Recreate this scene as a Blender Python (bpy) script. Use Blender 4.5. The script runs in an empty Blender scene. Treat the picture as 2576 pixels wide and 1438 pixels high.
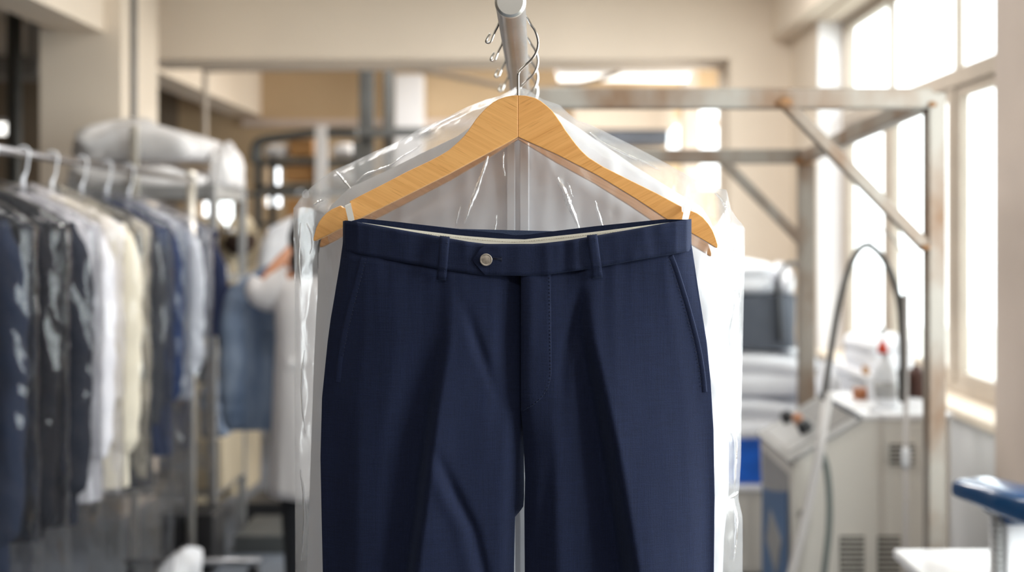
import bpy, bmesh, math, random
FRX0, FRX1 = 1.2, 1.6
import numpy as np
from mathutils import Vector, Matrix, noise as mnoise

random.seed(7)
SC = bpy.context.scene
COL = SC.collection
F = 40.0 / 36.0 * 2576.0          # focal length in pixels of the 2576-wide frame
VX, VY, CZ = 1347.0, 590.0, 1.5   # vanishing point of the room's long axis, eye height
R = math.radians


def P(px, py, Y):
    """Point of the place at depth Y that the photograph shows at (px, py)."""
    return Vector(((px - VX) / F * Y, Y, CZ - (py - VY) / F * Y))


def XA(px, Y):
    return (px - VX) / F * Y


def ZA(py, Y):
    return CZ - (py - VY) / F * Y


# ------------------------------------------------------------------ materials
def nodes_of(name):
    m = bpy.data.materials.new(name)
    m.use_nodes = True
    nt = m.node_tree
    b = nt.nodes.get('Principled BSDF')
    return m, nt, b


def mat(name, col, rough=0.5, metal=0.0, spec=0.5, var=0.0, vscale=6.0, bump=0.0, bscale=40.0,
        stretch=(1, 1, 1), col2=None, sheen=0.0, lo=0.35, hi=0.7, emit=0.0, coat=0.0, detail=4.0):
    m, nt, b = nodes_of(name)
    L = nt.links
    c = (*col, 1)
    b.inputs['Base Color'].default_value = c
    b.inputs['Roughness'].default_value = rough
    b.inputs['Metallic'].default_value = metal
    b.inputs['Specular IOR Level'].default_value = spec
    if sheen:
        b.inputs['Sheen Weight'].default_value = sheen
        b.inputs['Sheen Roughness'].default_value = 0.5
    if coat:
        b.inputs['Coat Weight'].default_value = coat
    if emit:
        b.inputs['Emission Color'].default_value = c
        b.inputs['Emission Strength'].default_value = emit
    if var or col2 or bump:
        tc = nt.nodes.new('ShaderNodeTexCoord')
        mp = nt.nodes.new('ShaderNodeMapping')
        mp.inputs['Scale'].default_value = stretch
        L.new(tc.outputs['Object'], mp.inputs['Vector'])
    if var or col2:
        n = nt.nodes.new('ShaderNodeTexNoise')
        n.inputs['Scale'].default_value = vscale
        n.inputs['Detail'].default_value = detail
        L.new(mp.outputs['Vector'], n.inputs['Vector'])
        r = nt.nodes.new('ShaderNodeValToRGB')
        r.color_ramp.elements[0].position = lo
        r.color_ramp.elements[1].position = hi
        if col2 is None:
            col2 = tuple(x * (1 - var) for x in col)
        r.color_ramp.elements[0].color = c
        r.color_ramp.elements[1].color = (*col2, 1)
        L.new(n.outputs['Fac'], r.inputs['Fac'])
        L.new(r.outputs['Color'], b.inputs['Base Color'])
    if bump:
        n2 = nt.nodes.new('ShaderNodeTexNoise')
        n2.inputs['Scale'].default_value = bscale
        n2.inputs['Detail'].default_value = 5
        L.new(mp.outputs['Vector'], n2.inputs['Vector'])
        bp = nt.nodes.new('ShaderNodeBump')
        bp.inputs['Strength'].default_value = bump
        bp.inputs['Distance'].default_value = 0.004
        L.new(n2.outputs['Fac'], bp.inputs['Height'])
        L.new(bp.outputs['Normal'], b.inputs['Normal'])
    return m


def film(name, haze, tint=(0.9, 0.9, 0.92), rough=0.1, gloss=1.0, bscale=60.0, bump=0.35, ior=1.5, stretch=(1, 1, .35), edge=0.0):
    """Thin polythene: clear with a milky haze, glossy wrinkles."""
    m = bpy.data.materials.new(name)
    m.use_nodes = True
    nt = m.node_tree
    nt.nodes.clear()
    L = nt.links
    out = nt.nodes.new('ShaderNodeOutputMaterial')
    tr = nt.nodes.new('ShaderNodeBsdfTransparent')
    tr.inputs['Color'].default_value = (0.97, 0.97, 0.975, 1)
    df = nt.nodes.new('ShaderNodeBsdfDiffuse')
    tl = nt.nodes.new('ShaderNodeBsdfTranslucent')
    df.inputs['Color'].default_value = (*tint, 1)
    tl.inputs['Color'].default_value = (*tint, 1)
    gl = nt.nodes.new('ShaderNodeBsdfGlossy')
    gl.inputs['Roughness'].default_value = rough
    gl.inputs['Color'].default_value = (1, 1, 1, 1)
    fr = nt.nodes.new('ShaderNodeFresnel')
    fr.inputs['IOR'].default_value = ior
    tc = nt.nodes.new('ShaderNodeTexCoord')
    mp = nt.nodes.new('ShaderNodeMapping')
    mp.inputs['Scale'].default_value = stretch
    n = nt.nodes.new('ShaderNodeTexNoise')
    n.inputs['Scale'].default_value = bscale
    n.inputs['Detail'].default_value = 3
    n.inputs['Distortion'].default_value = 0.6
    bp = nt.nodes.new('ShaderNodeBump')
    bp.inputs['Strength'].default_value = bump
    bp.inputs['Distance'].default_value = 0.01
    L.new(tc.outputs['Object'], mp.inputs['Vector'])
    L.new(mp.outputs['Vector'], n.inputs['Vector'])
    L.new(n.outputs['Fac'], bp.inputs['Height'])
    for s in (gl, fr, df):
        L.new(bp.outputs['Normal'], s.inputs['Normal'])
    mx0 = nt.nodes.new('ShaderNodeMixShader')
    mx0.inputs[0].default_value = 0.5
    L.new(df.outputs[0], mx0.inputs[1])
    L.new(tl.outputs[0], mx0.inputs[2])
    mx1 = nt.nodes.new('ShaderNodeMixShader')
    mx1.inputs[0].default_value = haze
    L.new(tr.outputs[0], mx1.inputs[1])
    L.new(mx0.outputs[0], mx1.inputs[2])
    mu = nt.nodes.new('ShaderNodeMath')
    mu.operation = 'MULTIPLY'
    mu.inputs[1].default_value = gloss
    mu.use_clamp = True
    L.new(fr.outputs[0], mu.inputs[0])
    mx2 = nt.nodes.new('ShaderNodeMixShader')
    L.new(mu.outputs[0], mx2.inputs[0])
    L.new(mx1.outputs[0], mx2.inputs[1])
    L.new(gl.outputs[0], mx2.inputs[2])
    L.new(mx2.outputs[0], out.inputs['Surface'])
    return m


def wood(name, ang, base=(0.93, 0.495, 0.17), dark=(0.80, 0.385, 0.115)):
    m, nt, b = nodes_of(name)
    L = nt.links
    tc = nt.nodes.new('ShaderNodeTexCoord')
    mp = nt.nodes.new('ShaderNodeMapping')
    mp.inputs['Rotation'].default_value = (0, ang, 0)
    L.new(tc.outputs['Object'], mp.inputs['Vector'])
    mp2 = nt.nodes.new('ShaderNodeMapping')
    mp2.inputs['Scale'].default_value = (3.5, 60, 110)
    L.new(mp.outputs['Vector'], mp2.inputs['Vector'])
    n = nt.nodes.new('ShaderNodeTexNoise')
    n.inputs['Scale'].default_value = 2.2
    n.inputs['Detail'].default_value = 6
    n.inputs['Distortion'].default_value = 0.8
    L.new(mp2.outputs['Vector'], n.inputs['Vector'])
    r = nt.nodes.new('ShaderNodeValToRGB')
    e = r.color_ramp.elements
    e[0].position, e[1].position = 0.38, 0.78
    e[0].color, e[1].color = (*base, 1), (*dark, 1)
    L.new(n.outputs['Fac'], r.inputs['Fac'])
    # fine pores
    mp3 = nt.nodes.new('ShaderNodeMapping')
    mp3.inputs['Scale'].default_value = (30, 300, 700)
    L.new(mp.outputs['Vector'], mp3.inputs['Vector'])
    n3 = nt.nodes.new('ShaderNodeTexNoise')
    n3.inputs['Scale'].default_value = 1.0
    n3.inputs['Detail'].default_value = 2
    L.new(mp3.outputs['Vector'], n3.inputs['Vector'])
    r3 = nt.nodes.new('ShaderNodeValToRGB')
    r3.color_ramp.elements[0].position, r3.color_ramp.elements[1].position = 0.6, 0.72
    r3.color_ramp.elements[0].color = (1, 1, 1, 1)
    r3.color_ramp.elements[1].color = (0.80, 0.74, 0.66, 1)
    L.new(n3.outputs['Fac'], r3.inputs['Fac'])
    mu = nt.nodes.new('ShaderNodeMix')
    mu.data_type = 'RGBA'
    mu.blend_type = 'MULTIPLY'
    mu.inputs['Factor'].default_value = 1.0
    L.new(r.outputs['Color'], mu.inputs['A'])
    L.new(r3.outputs['Color'], mu.inputs['B'])
    L.new(mu.outputs['Result'], b.inputs['Base Color'])
    b.inputs['Roughness'].default_value = 0.38
    b.inputs['Coat Weight'].default_value = 0.25
    b.inputs['Coat Roughness'].default_value = 0.25
    return m


def cloth_mat(name, col, slub=0.25, rough=0.85, sheen=0.25, tint=(1.0, 1.15, 1.6)):
    """Woven wool: fine slubs along warp and weft."""
    m, nt, b = nodes_of(name)
    L = nt.links
    tc = nt.nodes.new('ShaderNodeTexCoord')
    vals = []
    for sc in ((60, 60, 1500), (1500, 60, 40), (900, 900, 900)):
        mp = nt.nodes.new('ShaderNodeMapping')
        mp.inputs['Scale'].default_value = sc
        L.new(tc.outputs['Object'], mp.inputs['Vector'])
        n = nt.nodes.new('ShaderNodeTexNoise')
        n.inputs['Scale'].default_value = 1.0
        n.inputs['Detail'].default_value = 2
        L.new(mp.outputs['Vector'], n.inputs['Vector'])
        vals.append(n.outputs['Fac'])
    a = nt.nodes.new('ShaderNodeMath')
    a.operation = 'ADD'
    L.new(vals[0], a.inputs[0])
    L.new(vals[1], a.inputs[1])
    a2 = nt.nodes.new('ShaderNodeMath')
    a2.operation = 'ADD'
    L.new(a.outputs[0], a2.inputs[0])
    L.new(vals[2], a2.inputs[1])
    mr = nt.nodes.new('ShaderNodeMapRange')
    mr.inputs['From Min'].default_value = 1.15
    mr.inputs['From Max'].default_value = 1.85
    L.new(a2.outputs[0], mr.inputs['Value'])
    r = nt.nodes.new('ShaderNodeValToRGB')
    r.color_ramp.elements[0].color = (*[c * (1 - slub) for c in col], 1)
    r.color_ramp.elements[1].color = (*[c * (1 + slub) for c in col], 1)
    L.new(mr.outputs['Result'], r.inputs['Fac'])
    L.new(r.outputs['Color'], b.inputs['Base Color'])
    bp = nt.nodes.new('ShaderNodeBump')
    bp.inputs['Strength'].default_value = 0.25
    bp.inputs['Distance'].default_value = 0.0006
    L.new(a2.outputs[0], bp.inputs['Height'])
    L.new(bp.outputs['Normal'], b.inputs['Normal'])
    b.inputs['Roughness'].default_value = rough
    b.inputs['Specular IOR Level'].default_value = 0.25
    b.inputs['Sheen Weight'].default_value = sheen
    b.inputs['Sheen Roughness'].default_value = 0.45
    b.inputs['Sheen Tint'].default_value = (min(1, .45 * tint[0]), min(1, .5 * tint[1]), min(1, .55 * tint[2]), 1)
    return m


M = {}
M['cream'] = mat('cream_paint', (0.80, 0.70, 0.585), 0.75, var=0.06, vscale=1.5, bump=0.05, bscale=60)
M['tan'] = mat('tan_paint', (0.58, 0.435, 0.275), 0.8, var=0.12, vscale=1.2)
M['pillar'] = mat('grey_beige_paint', (0.66, 0.56, 0.495), 0.75, var=0.1, vscale=3)
M['dado'] = mat('pale_wall_paint', (0.72, 0.72, 0.73), 0.7, var=0.05, vscale=2)
M['ceil'] = mat('ceiling_paint', (0.85, 0.80, 0.72), 0.8, var=0.03, vscale=2)
M['floor'] = mat('grey_floor', (0.15, 0.17, 0.205), 0.45, var=0.25, vscale=3)
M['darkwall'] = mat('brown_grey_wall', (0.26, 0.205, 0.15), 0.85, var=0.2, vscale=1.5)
M['steel'] = mat('brushed_steel', (0.33, 0.33, 0.35), 0.3, metal=1.0, var=0.3, vscale=9, stretch=(4, 1, 4), bump=0.03, bscale=90)
M['chrome'] = mat('chrome', (0.78, 0.77, 0.75), 0.16, metal=1.0, var=0.05)
M['warmchrome'] = mat('satin_post', (0.80, 0.76, 0.68), 0.32, metal=0.85, var=0.08, vscale=8)
M['galv'] = mat('weathered_steel', (0.33, 0.30, 0.265), 0.5, metal=0.3, col2=(0.19, 0.105, 0.055), vscale=7, lo=0.40, hi=0.72, bump=0.1, bscale=50, stretch=(1, 1, .6))
M['rust'] = mat('rust', (0.36, 0.17, 0.06), 0.85, col2=(0.16, 0.09, 0.05), vscale=30)
M['darksteel'] = mat('dark_painted_steel', (0.10, 0.105, 0.105), 0.5, metal=0.3, var=0.2, vscale=8)
M['greysteel'] = mat('grey_painted_steel', (0.33, 0.33, 0.33), 0.45, metal=0.3, var=0.12, vscale=8)
M['frame'] = mat('window_frame_paint', (0.50, 0.43, 0.36), 0.5, var=0.1, vscale=6)
M['white'] = mat('white_enamel', (0.80, 0.80, 0.82), 0.35, var=0.03, vscale=3)
M['machine'] = mat('ivory_enamel', (0.66, 0.63, 0.58), 0.4, var=0.04, vscale=2)
M['machinetop'] = mat('white_top', (0.86, 0.86, 0.88), 0.3, var=0.03)
M['black'] = mat('black_plastic', (0.02, 0.02, 0.022), 0.4)
M['slot'] = mat('dark_louvre', (0.035, 0.033, 0.03), 0.6)
M['panelgrey'] = mat('panel_grey', (0.24, 0.235, 0.23), 0.4, var=0.15, vscale=20)
M['panellite'] = mat('panel_display', (0.42, 0.42, 0.42), 0.3, var=0.05)
M['blue'] = mat('blue_decal', (0.025, 0.09, 0.22), 0.45, var=0.15, vscale=5)
M['bluepress'] = mat('blue_press_enamel', (0.006, 0.052, 0.15), 0.25, coat=0.5, var=0.1)
M['bluecrate'] = mat('bright_blue_plastic', (0.01, 0.14, 0.68), 0.35, var=0.35, vscale=14)
M['hose'] = mat('grey_rubber_hose', (0.085, 0.08, 0.075), 0.5, var=0.1)
M['tubelite'] = mat('pale_plastic_tube', (0.62, 0.59, 0.58), 0.35, var=0.05)
M['greentube'] = mat('grey_green_tube', (0.17, 0.19, 0.18), 0.5)
M['linen'] = mat('white_linen', (0.84, 0.85, 0.89), 0.85, var=0.05, vscale=5, bump=0.4, bscale=14)
M['linen_b'] = mat('bundled_linen', (0.78, 0.76, 0.76), 0.7, var=0.18, vscale=7, bump=0.5, bscale=14)
M['navybag'] = mat('dark_slate_fabric', (0.10, 0.115, 0.145), 0.7, var=0.25, vscale=5)
M['red'] = mat('red_plastic', (0.70, 0.06, 0.02), 0.35)
M['bottle'] = mat('white_bottle', (0.80, 0.82, 0.86), 0.35)
M['brown'] = mat('brown_card', (0.36, 0.13, 0.05), 0.6, var=0.15)
M['darkbrown'] = mat('dark_brown', (0.06, 0.02, 0.012), 0.5)
M['card'] = mat('cardboard', (0.46, 0.24, 0.09), 0.8, var=0.15)
M['skin'] = mat('skin', (0.46, 0.20, 0.10), 0.55, var=0.08, vscale=20)
M['hair'] = mat('dark_hair', (0.018, 0.013, 0.012), 0.5)
M['coat'] = mat('lab_coat_cotton', (0.70, 0.665, 0.66), 0.85, var=0.04, vscale=5, bump=0.3, bscale=18)
M['blackcloth'] = mat('black_trouser_cloth', (0.012, 0.013, 0.017), 0.9)
M['denim'] = mat('washed_denim', (0.10, 0.145, 0.235), 0.85, col2=(0.27, 0.33, 0.43), vscale=14, stretch=(1, 1, .25))
M['beige'] = mat('beige_cloth', (0.50, 0.42, 0.30), 0.9, var=0.2, vscale=8, stretch=(3, 3, .4))
M['navycloth'] = mat('navy_cloth', (0.008, 0.016, 0.06), 0.85, var=0.2)
M['lining'] = mat('cream_lining', (0.80, 0.755, 0.65), 0.8, var=0.03, vscale=30)
M['ribbon'] = mat('white_ribbon', (0.82, 0.80, 0.77), 0.55, var=0.05)
M['thread'] = mat('navy_thread', (0.008, 0.011, 0.028), 0.8)
M['threadlite'] = mat('pale_thread', (0.55, 0.50, 0.38), 0.7)
M['button'] = mat('brushed_nickel', (0.60, 0.54, 0.47), 0.42, metal=0.9, var=0.3, vscale=400)
M['hangerwhite'] = mat('white_hanger_plastic', (0.82, 0.84, 0.90), 0.3)
M['navy'] = cloth_mat('navy_wool', (0.0082, 0.0135, 0.0415), slub=0.25, sheen=0.10)
M['navyband'] = cloth_mat('navy_wool_band', (0.0082, 0.0135, 0.0410), slub=0.25, sheen=0.10)
M['film'] = film('polythene_film', 0.18, tint=(.80, .80, .82), rough=0.22, gloss=0.12, bscale=60, bump=0.1)
M['filmglint'] = film('glint_polythene', 0.34, tint=(.9, .9, .92), rough=0.12, gloss=0.7, bscale=90, bump=0.4)  # hazier, paler film: glints on the folds put into the colour
M['filmback'] = film('polythene_cover', 0.014, tint=(.85, .88, .95), rough=0.045, gloss=0.5, bscale=22, bump=0.3)
M['glow'] = mat('fluorescent_tube', (1.0, 0.98, 0.93), 0.4, emit=1.1)
M['leaf'] = mat('leaves', (0.45, 0.62, 0.16), 0.6, var=0.4, vscale=3)
M['bark'] = mat('bark', (0.25, 0.19, 0.13), 0.9, var=0.3)
M['ground'] = mat('pale_ground', (0.65, 0.63, 0.58), 0.9, var=0.1)
M['wood_l'] = wood('maple_left', R(-27.5))
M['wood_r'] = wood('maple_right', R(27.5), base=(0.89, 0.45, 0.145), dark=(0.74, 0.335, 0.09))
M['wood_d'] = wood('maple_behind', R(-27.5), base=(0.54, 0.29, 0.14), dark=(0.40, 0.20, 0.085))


def shirt_mat():
    m, nt, b = nodes_of('white_shirt_cotton')
    L = nt.links
    b.inputs['Base Color'].default_value = (0.76, 0.76, 0.785, 1)
    b.inputs['Roughness'].default_value = 0.8
    tl = nt.nodes.new('ShaderNodeBsdfTranslucent')
    tl.inputs['Color'].default_value = (0.68, 0.68, 0.70, 1)
    mx = nt.nodes.new('ShaderNodeMixShader')
    mx.inputs[0].default_value = 0.22
    out = nt.nodes.get('Material Output')
    L.new(b.outputs[0], mx.inputs[1])
    L.new(tl.outputs[0], mx.inputs[2])
    L.new(mx.outputs[0], out.inputs['Surface'])
    return m


M['shirt'] = shirt_mat()


def glass_mat():
    m = bpy.data.materials.new('window_glass')
    m.use_nodes = True
    nt = m.node_tree
    nt.nodes.clear()
    out = nt.nodes.new('ShaderNodeOutputMaterial')
    tr = nt.nodes.new('ShaderNodeBsdfTransparent')
    tr.inputs['Color'].default_value = (0.96, 0.98, 0.97, 1)
    gl = nt.nodes.new('ShaderNodeBsdfGlossy')
    gl.inputs['Roughness'].default_value = 0.02
    mx = nt.nodes.new('ShaderNodeMixShader')
    mx.inputs[0].default_value = 0.06
    nt.links.new(tr.outputs[0], mx.inputs[1])
    nt.links.new(gl.outputs[0], mx.inputs[2])
    nt.links.new(mx.outputs[0], out.inputs['Surface'])
    return m


M['glass'] = glass_mat()


# ------------------------------------------------------------------ mesh building
class MB:
    def __init__(self):
        self.v, self.f = [], []

    def add(self, verts, faces):
        b = len(self.v)
        self.v.extend([tuple(x) for x in verts])
        self.f.extend([tuple(b + i for i in fc) for fc in faces])
        return self

    def box(self, lo, hi):
        (a, b, c), (d, e, f) = lo, hi
        return self.add([(a, b, c), (d, b, c), (d, e, c), (a, e, c), (a, b, f), (d, b, f), (d, e, f), (a, e, f)],
                        [(0, 3, 2, 1), (4, 5, 6, 7), (0, 1, 5, 4), (1, 2, 6, 5), (2, 3, 7, 6), (3, 0, 4, 7)])

    def beam(self, a, b, w, h, up=(0, 0, 1)):
        """Rectangular bar from a to b, w across, h along up."""
        a, b = Vector(a), Vector(b)
        d = (b - a).normalized()
        u = Vector(up)
        s = d.cross(u)
        if s.length < 1e-5:
            s = d.cross(Vector((1, 0, 0)))
        s.normalize()
        u = s.cross(d).normalized()
        vs = []
        for p in (a, b):
            for i, j in ((-1, -1), (1, -1), (1, 1), (-1, 1)):
                vs.append(p + s * (w / 2 * i) + u * (h / 2 * j))
        return self.add(vs, [(0, 3, 2, 1), (4, 5, 6, 7), (0, 1, 5, 4), (1, 2, 6, 5), (2, 3, 7, 6), (3, 0, 4, 7)])

    def loft(self, rings, closed=True, caps=True):
        n = len(rings[0])
        vs = [p for r in rings for p in r]
        fs = []
        for i in range(len(rings) - 1):
            for j in range(n if closed else n - 1):
                k = (j + 1) % n
                fs.append((i * n + j, i * n + k, (i + 1) * n + k, (i + 1) * n + j))
        if caps and closed:
            fs.append(tuple(range(n - 1, -1, -1)))
            fs.append(tuple((len(rings) - 1) * n + j for j in range(n)))
        return self.add(vs, fs)

    def tube(self, pts, r, seg=10, caps=True):
        pts = [Vector(p) for p in pts]
        rs = r if isinstance(r, (list, tuple)) else [r] * len(pts)
        rings = []
        t0 = (pts[1] - pts[0]).normalized()
        u = t0.orthogonal().normalized()
        for i, p in enumerate(pts):
            if i == 0:
                t = t0
            elif i == len(pts) - 1:
                t = (pts[-1] - pts[-2]).normalized()
            else:
                t = ((pts[i + 1] - p).normalized() + (p - pts[i - 1]).normalized())
                t = t.normalized() if t.length > 1e-6 else (pts[i + 1] - p).normalized()
            u = (u - t * u.dot(t))
            u = u.normalized() if u.length > 1e-6 else t.orthogonal().normalized()
            w = t.cross(u)
            rings.append([p + (u * math.cos(2 * math.pi * k / seg) + w * math.sin(2 * math.pi * k / seg)) * rs[i] for k in range(seg)])
        return self.loft(rings, True, caps)

    def lathe(self, prof, c=(0, 0, 0), seg=20, axis='z'):
        c = Vector(c)
        rings = []
        for r, h in prof:
            ring = []
            for k in range(seg):
                a = 2 * math.pi * k / seg
                x, y = max(r, 1e-5) * math.cos(a), max(r, 1e-5) * math.sin(a)
                ring.append(c + (Vector((x, y, h)) if axis == 'z' else Vector((x, h, -y)) if axis == 'y' else Vector((h, x, y))))
            rings.append(ring)
        return self.loft(rings)

    def ball(self, c, rad, seg=16, rows=10, jit=0.0, seed=0.0):
        c = Vector(c)
        rad = Vector(rad) if not isinstance(rad, (int, float)) else Vector((rad,) * 3)
        rings = []
        for i in range(rows + 1):
            th = math.pi * i / rows
            ring = []
            for k in range(seg):
                a = 2 * math.pi * k / seg
                d = Vector((math.sin(th) * math.cos(a), math.sin(th) * math.sin(a), math.cos(th)))
                q = 1 + (jit * mnoise.noise(d * 2.2 + Vector((seed, seed * 1.7, 0))) if jit else 0)
                ring.append(c + Vector((d.x * rad.x, d.y * rad.y, d.z * rad.z)) * q)
            rings.append(ring)
        return self.loft(rings, True, False)

    def prism(self, poly, y0, y1):
        """Polygon in X-Z extruded along Y."""
        n = len(poly)
        vs = [(x, y0, z) for x, z in poly] + [(x, y1, z) for x, z in poly]
        fs = [tuple(range(n)), tuple(range(2 * n - 1, n - 1, -1))]
        fs += [(i, i + n, (i + 1) % n + n, (i + 1) % n) for i in range(n)]
        return self.add(vs, fs)

    def grid(self, pts, nx, ny):
        """pts row-major ny rows of nx."""
        fs = [(j * nx + i, j * nx + i + 1, (j + 1) * nx + i + 1, (j + 1) * nx + i) for j in range(ny - 1) for i in range(nx - 1)]
        return self.add(pts, fs)

    def build(self, name, m, parent=None, smooth=False, bevel=0.0, bseg=2, loc=None, weld=False, angle=None, recalc=True):
        me = bpy.data.meshes.new(name)
        me.from_pydata(self.v, [], self.f)
        if recalc or weld:
            bm = bmesh.new()
            bm.from_mesh(me)
            if weld:
                bmesh.ops.remove_doubles(bm, verts=bm.verts, dist=1e-6)
            if recalc:
                bmesh.ops.recalc_face_normals(bm, faces=bm.faces)
            bm.to_mesh(me)
            bm.free()
        me.materials.append(m)
        if smooth:
            for p in me.polygons:
                p.use_smooth = True
        me.update()
        o = bpy.data.objects.new(name, me)
        COL.objects.link(o)
        if bevel:
            b = o.modifiers.new('bevel', 'BEVEL')
            b.width = bevel
            b.segments = bseg
            b.limit_method = 'ANGLE'
            b.angle_limit = R(35)
        if smooth and angle is not None:
            try:
                me.set_sharp_from_angle(angle=R(angle))
            except Exception:
                pass
        if parent is not None:
            o.parent = parent
            o.matrix_parent_inverse = Matrix.Translation(-parent.location) if parent.parent is None and parent.type == 'EMPTY' else Matrix.Identity(4)
        elif loc is not None:
            pass
        return o


def tag(o, label=None, cat=None, group=None, kind=None):
    if label:
        o['label'] = label
    if cat:
        o['category'] = cat
    if group:
        o['group'] = group
    if kind:
        o['kind'] = kind
    return o


def thing(name, label, cat, loc=(0, 0, 0), group=None):
    """An Empty at the thing's base; parts are given in world coordinates."""
    o = bpy.data.objects.new(name, None)
    o.empty_display_size = 0.05
    COL.objects.link(o)
    o.location = loc
    return tag(o, label, cat, group)


def struct(name, mb, m, **k):
    return tag(mb.build(name, m, **k), kind='structure')


def smoothcurve(pts, n=8):
    """Catmull-Rom through the points."""
    pts = [Vector(p) for p in pts]
    out = []
    for i in range(len(pts) - 1):
        p0 = pts[max(i - 1, 0)]
        p1, p2 = pts[i], pts[i + 1]
        p3 = pts[min(i + 2, len(pts) - 1)]
        for k in range(n):
            t = k / n
            out.append(0.5 * ((2 * p1) + (p2 - p0) * t + (2 * p0 - 5 * p1 + 4 * p2 - p3) * t * t + (3 * p1 - p0 - 3 * p2 + p3) * t ** 3))
    out.append(pts[-1])
    return out


def fbm(x, y, z, o=3):
    return mnoise.fractal(Vector((x, y, z)), 1.0, 2.0, o)

M['cupboard'] = mat('beige_laminate', (0.60, 0.52, 0.43), 0.5, var=0.05)
M['fur'] = mat('brown_fur', (0.035, 0.016, 0.008), 0.9, var=0.4, vscale=30, bump=0.6, bscale=60)
M['capmetal'] = mat('cap_metal', (0.70, 0.69, 0.66), 0.35, metal=0.8)

M['frontwall'] = mat('brown_beige_wall', (0.40, 0.335, 0.28), 0.85, var=0.1)

# ================================================================== TROUSERS
YT = 1.225            # depth of the trousers' middle plane
MM = 0.001


def sm(xs, ys, q, s):
    """Piecewise-linear through (xs, ys), smoothed over s, at q."""
    q = np.asarray(q, float)
    offs = np.linspace(-1.6, 1.6, 9)
    w = np.exp(-offs ** 2)
    w /= w.sum()
    return sum(wi * np.interp(q + o * s, xs, ys) for o, wi in zip(offs, w))


XL = ([540, 560, 630, 680, 720, 800, 860, 1000, 1150, 1300, 1438, 2000, 2800],
      [869, 866, 862, 854, 846, 832, 824, 810, 806, 809, 812, 845, 900])
XR = ([540, 560, 630, 680, 760, 860, 960, 1080, 1250, 1438, 2000, 2800],
      [1727, 1729, 1739, 1748, 1762, 1778, 1788, 1795, 1798, 1796, 1770, 1720])
XIL = ([600, 1035, 1150, 1300, 1438, 2000, 2800], [1309, 1308, 1302, 1296, 1293, 1265, 1215])
XIR = ([600, 1035, 1100, 1200, 1280, 1438, 2000, 2800], [1310, 1311, 1316, 1321, 1319, 1320, 1345, 1400])
SEAM = ([840, 874, 921, 1079, 1123, 1214, 1320, 1385, 1482, 1516, 1643, 1737, 1760],
        [630, 634, 642, 670, 678.5, 690.6, 692.6, 688.6, 675.4, 668.4, 646, 630, 627])
FTOP = ([863, 870, 901, 1002, 1107, 1194, 1224, 1320, 1350, 1421, 1478, 1558, 1673, 1727, 1740],
        [556, 554, 558, 576.5, 594.7, 610, 613, 613, 613, 605, 596, 582.6, 561, 552, 550])
BTOP = ([863, 893, 911, 1002, 1163, 1264, 1294, 1332, 1381, 1502, 1669, 1727],
        [562, 553, 549, 558, 577.5, 586.6, 591.6, 589.6, 582.6, 568, 551, 552])
BLOW = ([863, 907, 1002, 1163, 1284, 1340, 1381, 1502, 1603, 1683, 1740],
        [568, 559, 573, 592.7, 602, 601.7, 595.7, 582, 570.5, 559, 556])

# control rows: (y, [(px, mm towards the viewer) ...])
LEFTROWS = [
    (600, [(863, 0), (880, 8), (930, 13), (985, 15), (1040, 16), (1090, 17), (1130, 18), (1180, 18), (1240, 17), (1285, 14), (1309, 11)]),
    (720, [(846, 0), (866, 9), (930, 15), (1000, 17), (1060, 17), (1100, 18), (1140, 20.5), (1180, 20), (1240, 17), (1282, 12), (1309, 7)]),
    (850, [(825, 0), (848, 9), (920, 15), (1000, 17.5), (1070, 17), (1105, 18), (1130, 23), (1180, 21.5), (1240, 18), (1280, 11), (1309, 4)]),
    (1000, [(810, 0), (838, 9), (900, 16), (980, 18), (1040, 14), (1078, 13.5), (1102, 27), (1165, 23), (1225, 19), (1275, 12), (1308, 5)]),
    (1120, [(806, 0), (840, 9), (900, 17), (960, 18), (1020, 13.5), (1060, 12), (1086, 30), (1150, 24), (1215, 21), (1270, 16), (1304, 2)]),
    (1300, [(809, 0), (846, 10), (900, 18), (950, 18.5), (1005, 14), (1040, 12), (1064, 32), (1130, 26), (1200, 22), (1262, 17), (1296, 0)]),
    (1438, [(812, 0), (850, 10), (900, 18), (945, 18.5), (990, 14), (1022, 12), (1045, 33), (1120, 27), (1195, 22), (1258, 16), (1293, 0)]),
    (2800, [(900, 0), (915, 8), (935, 13), (955, 16), (975, 18), (990, 20), (1005, 33), (1060, 27), (1120, 22), (1180, 14), (1215, 0)]),
]
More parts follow.
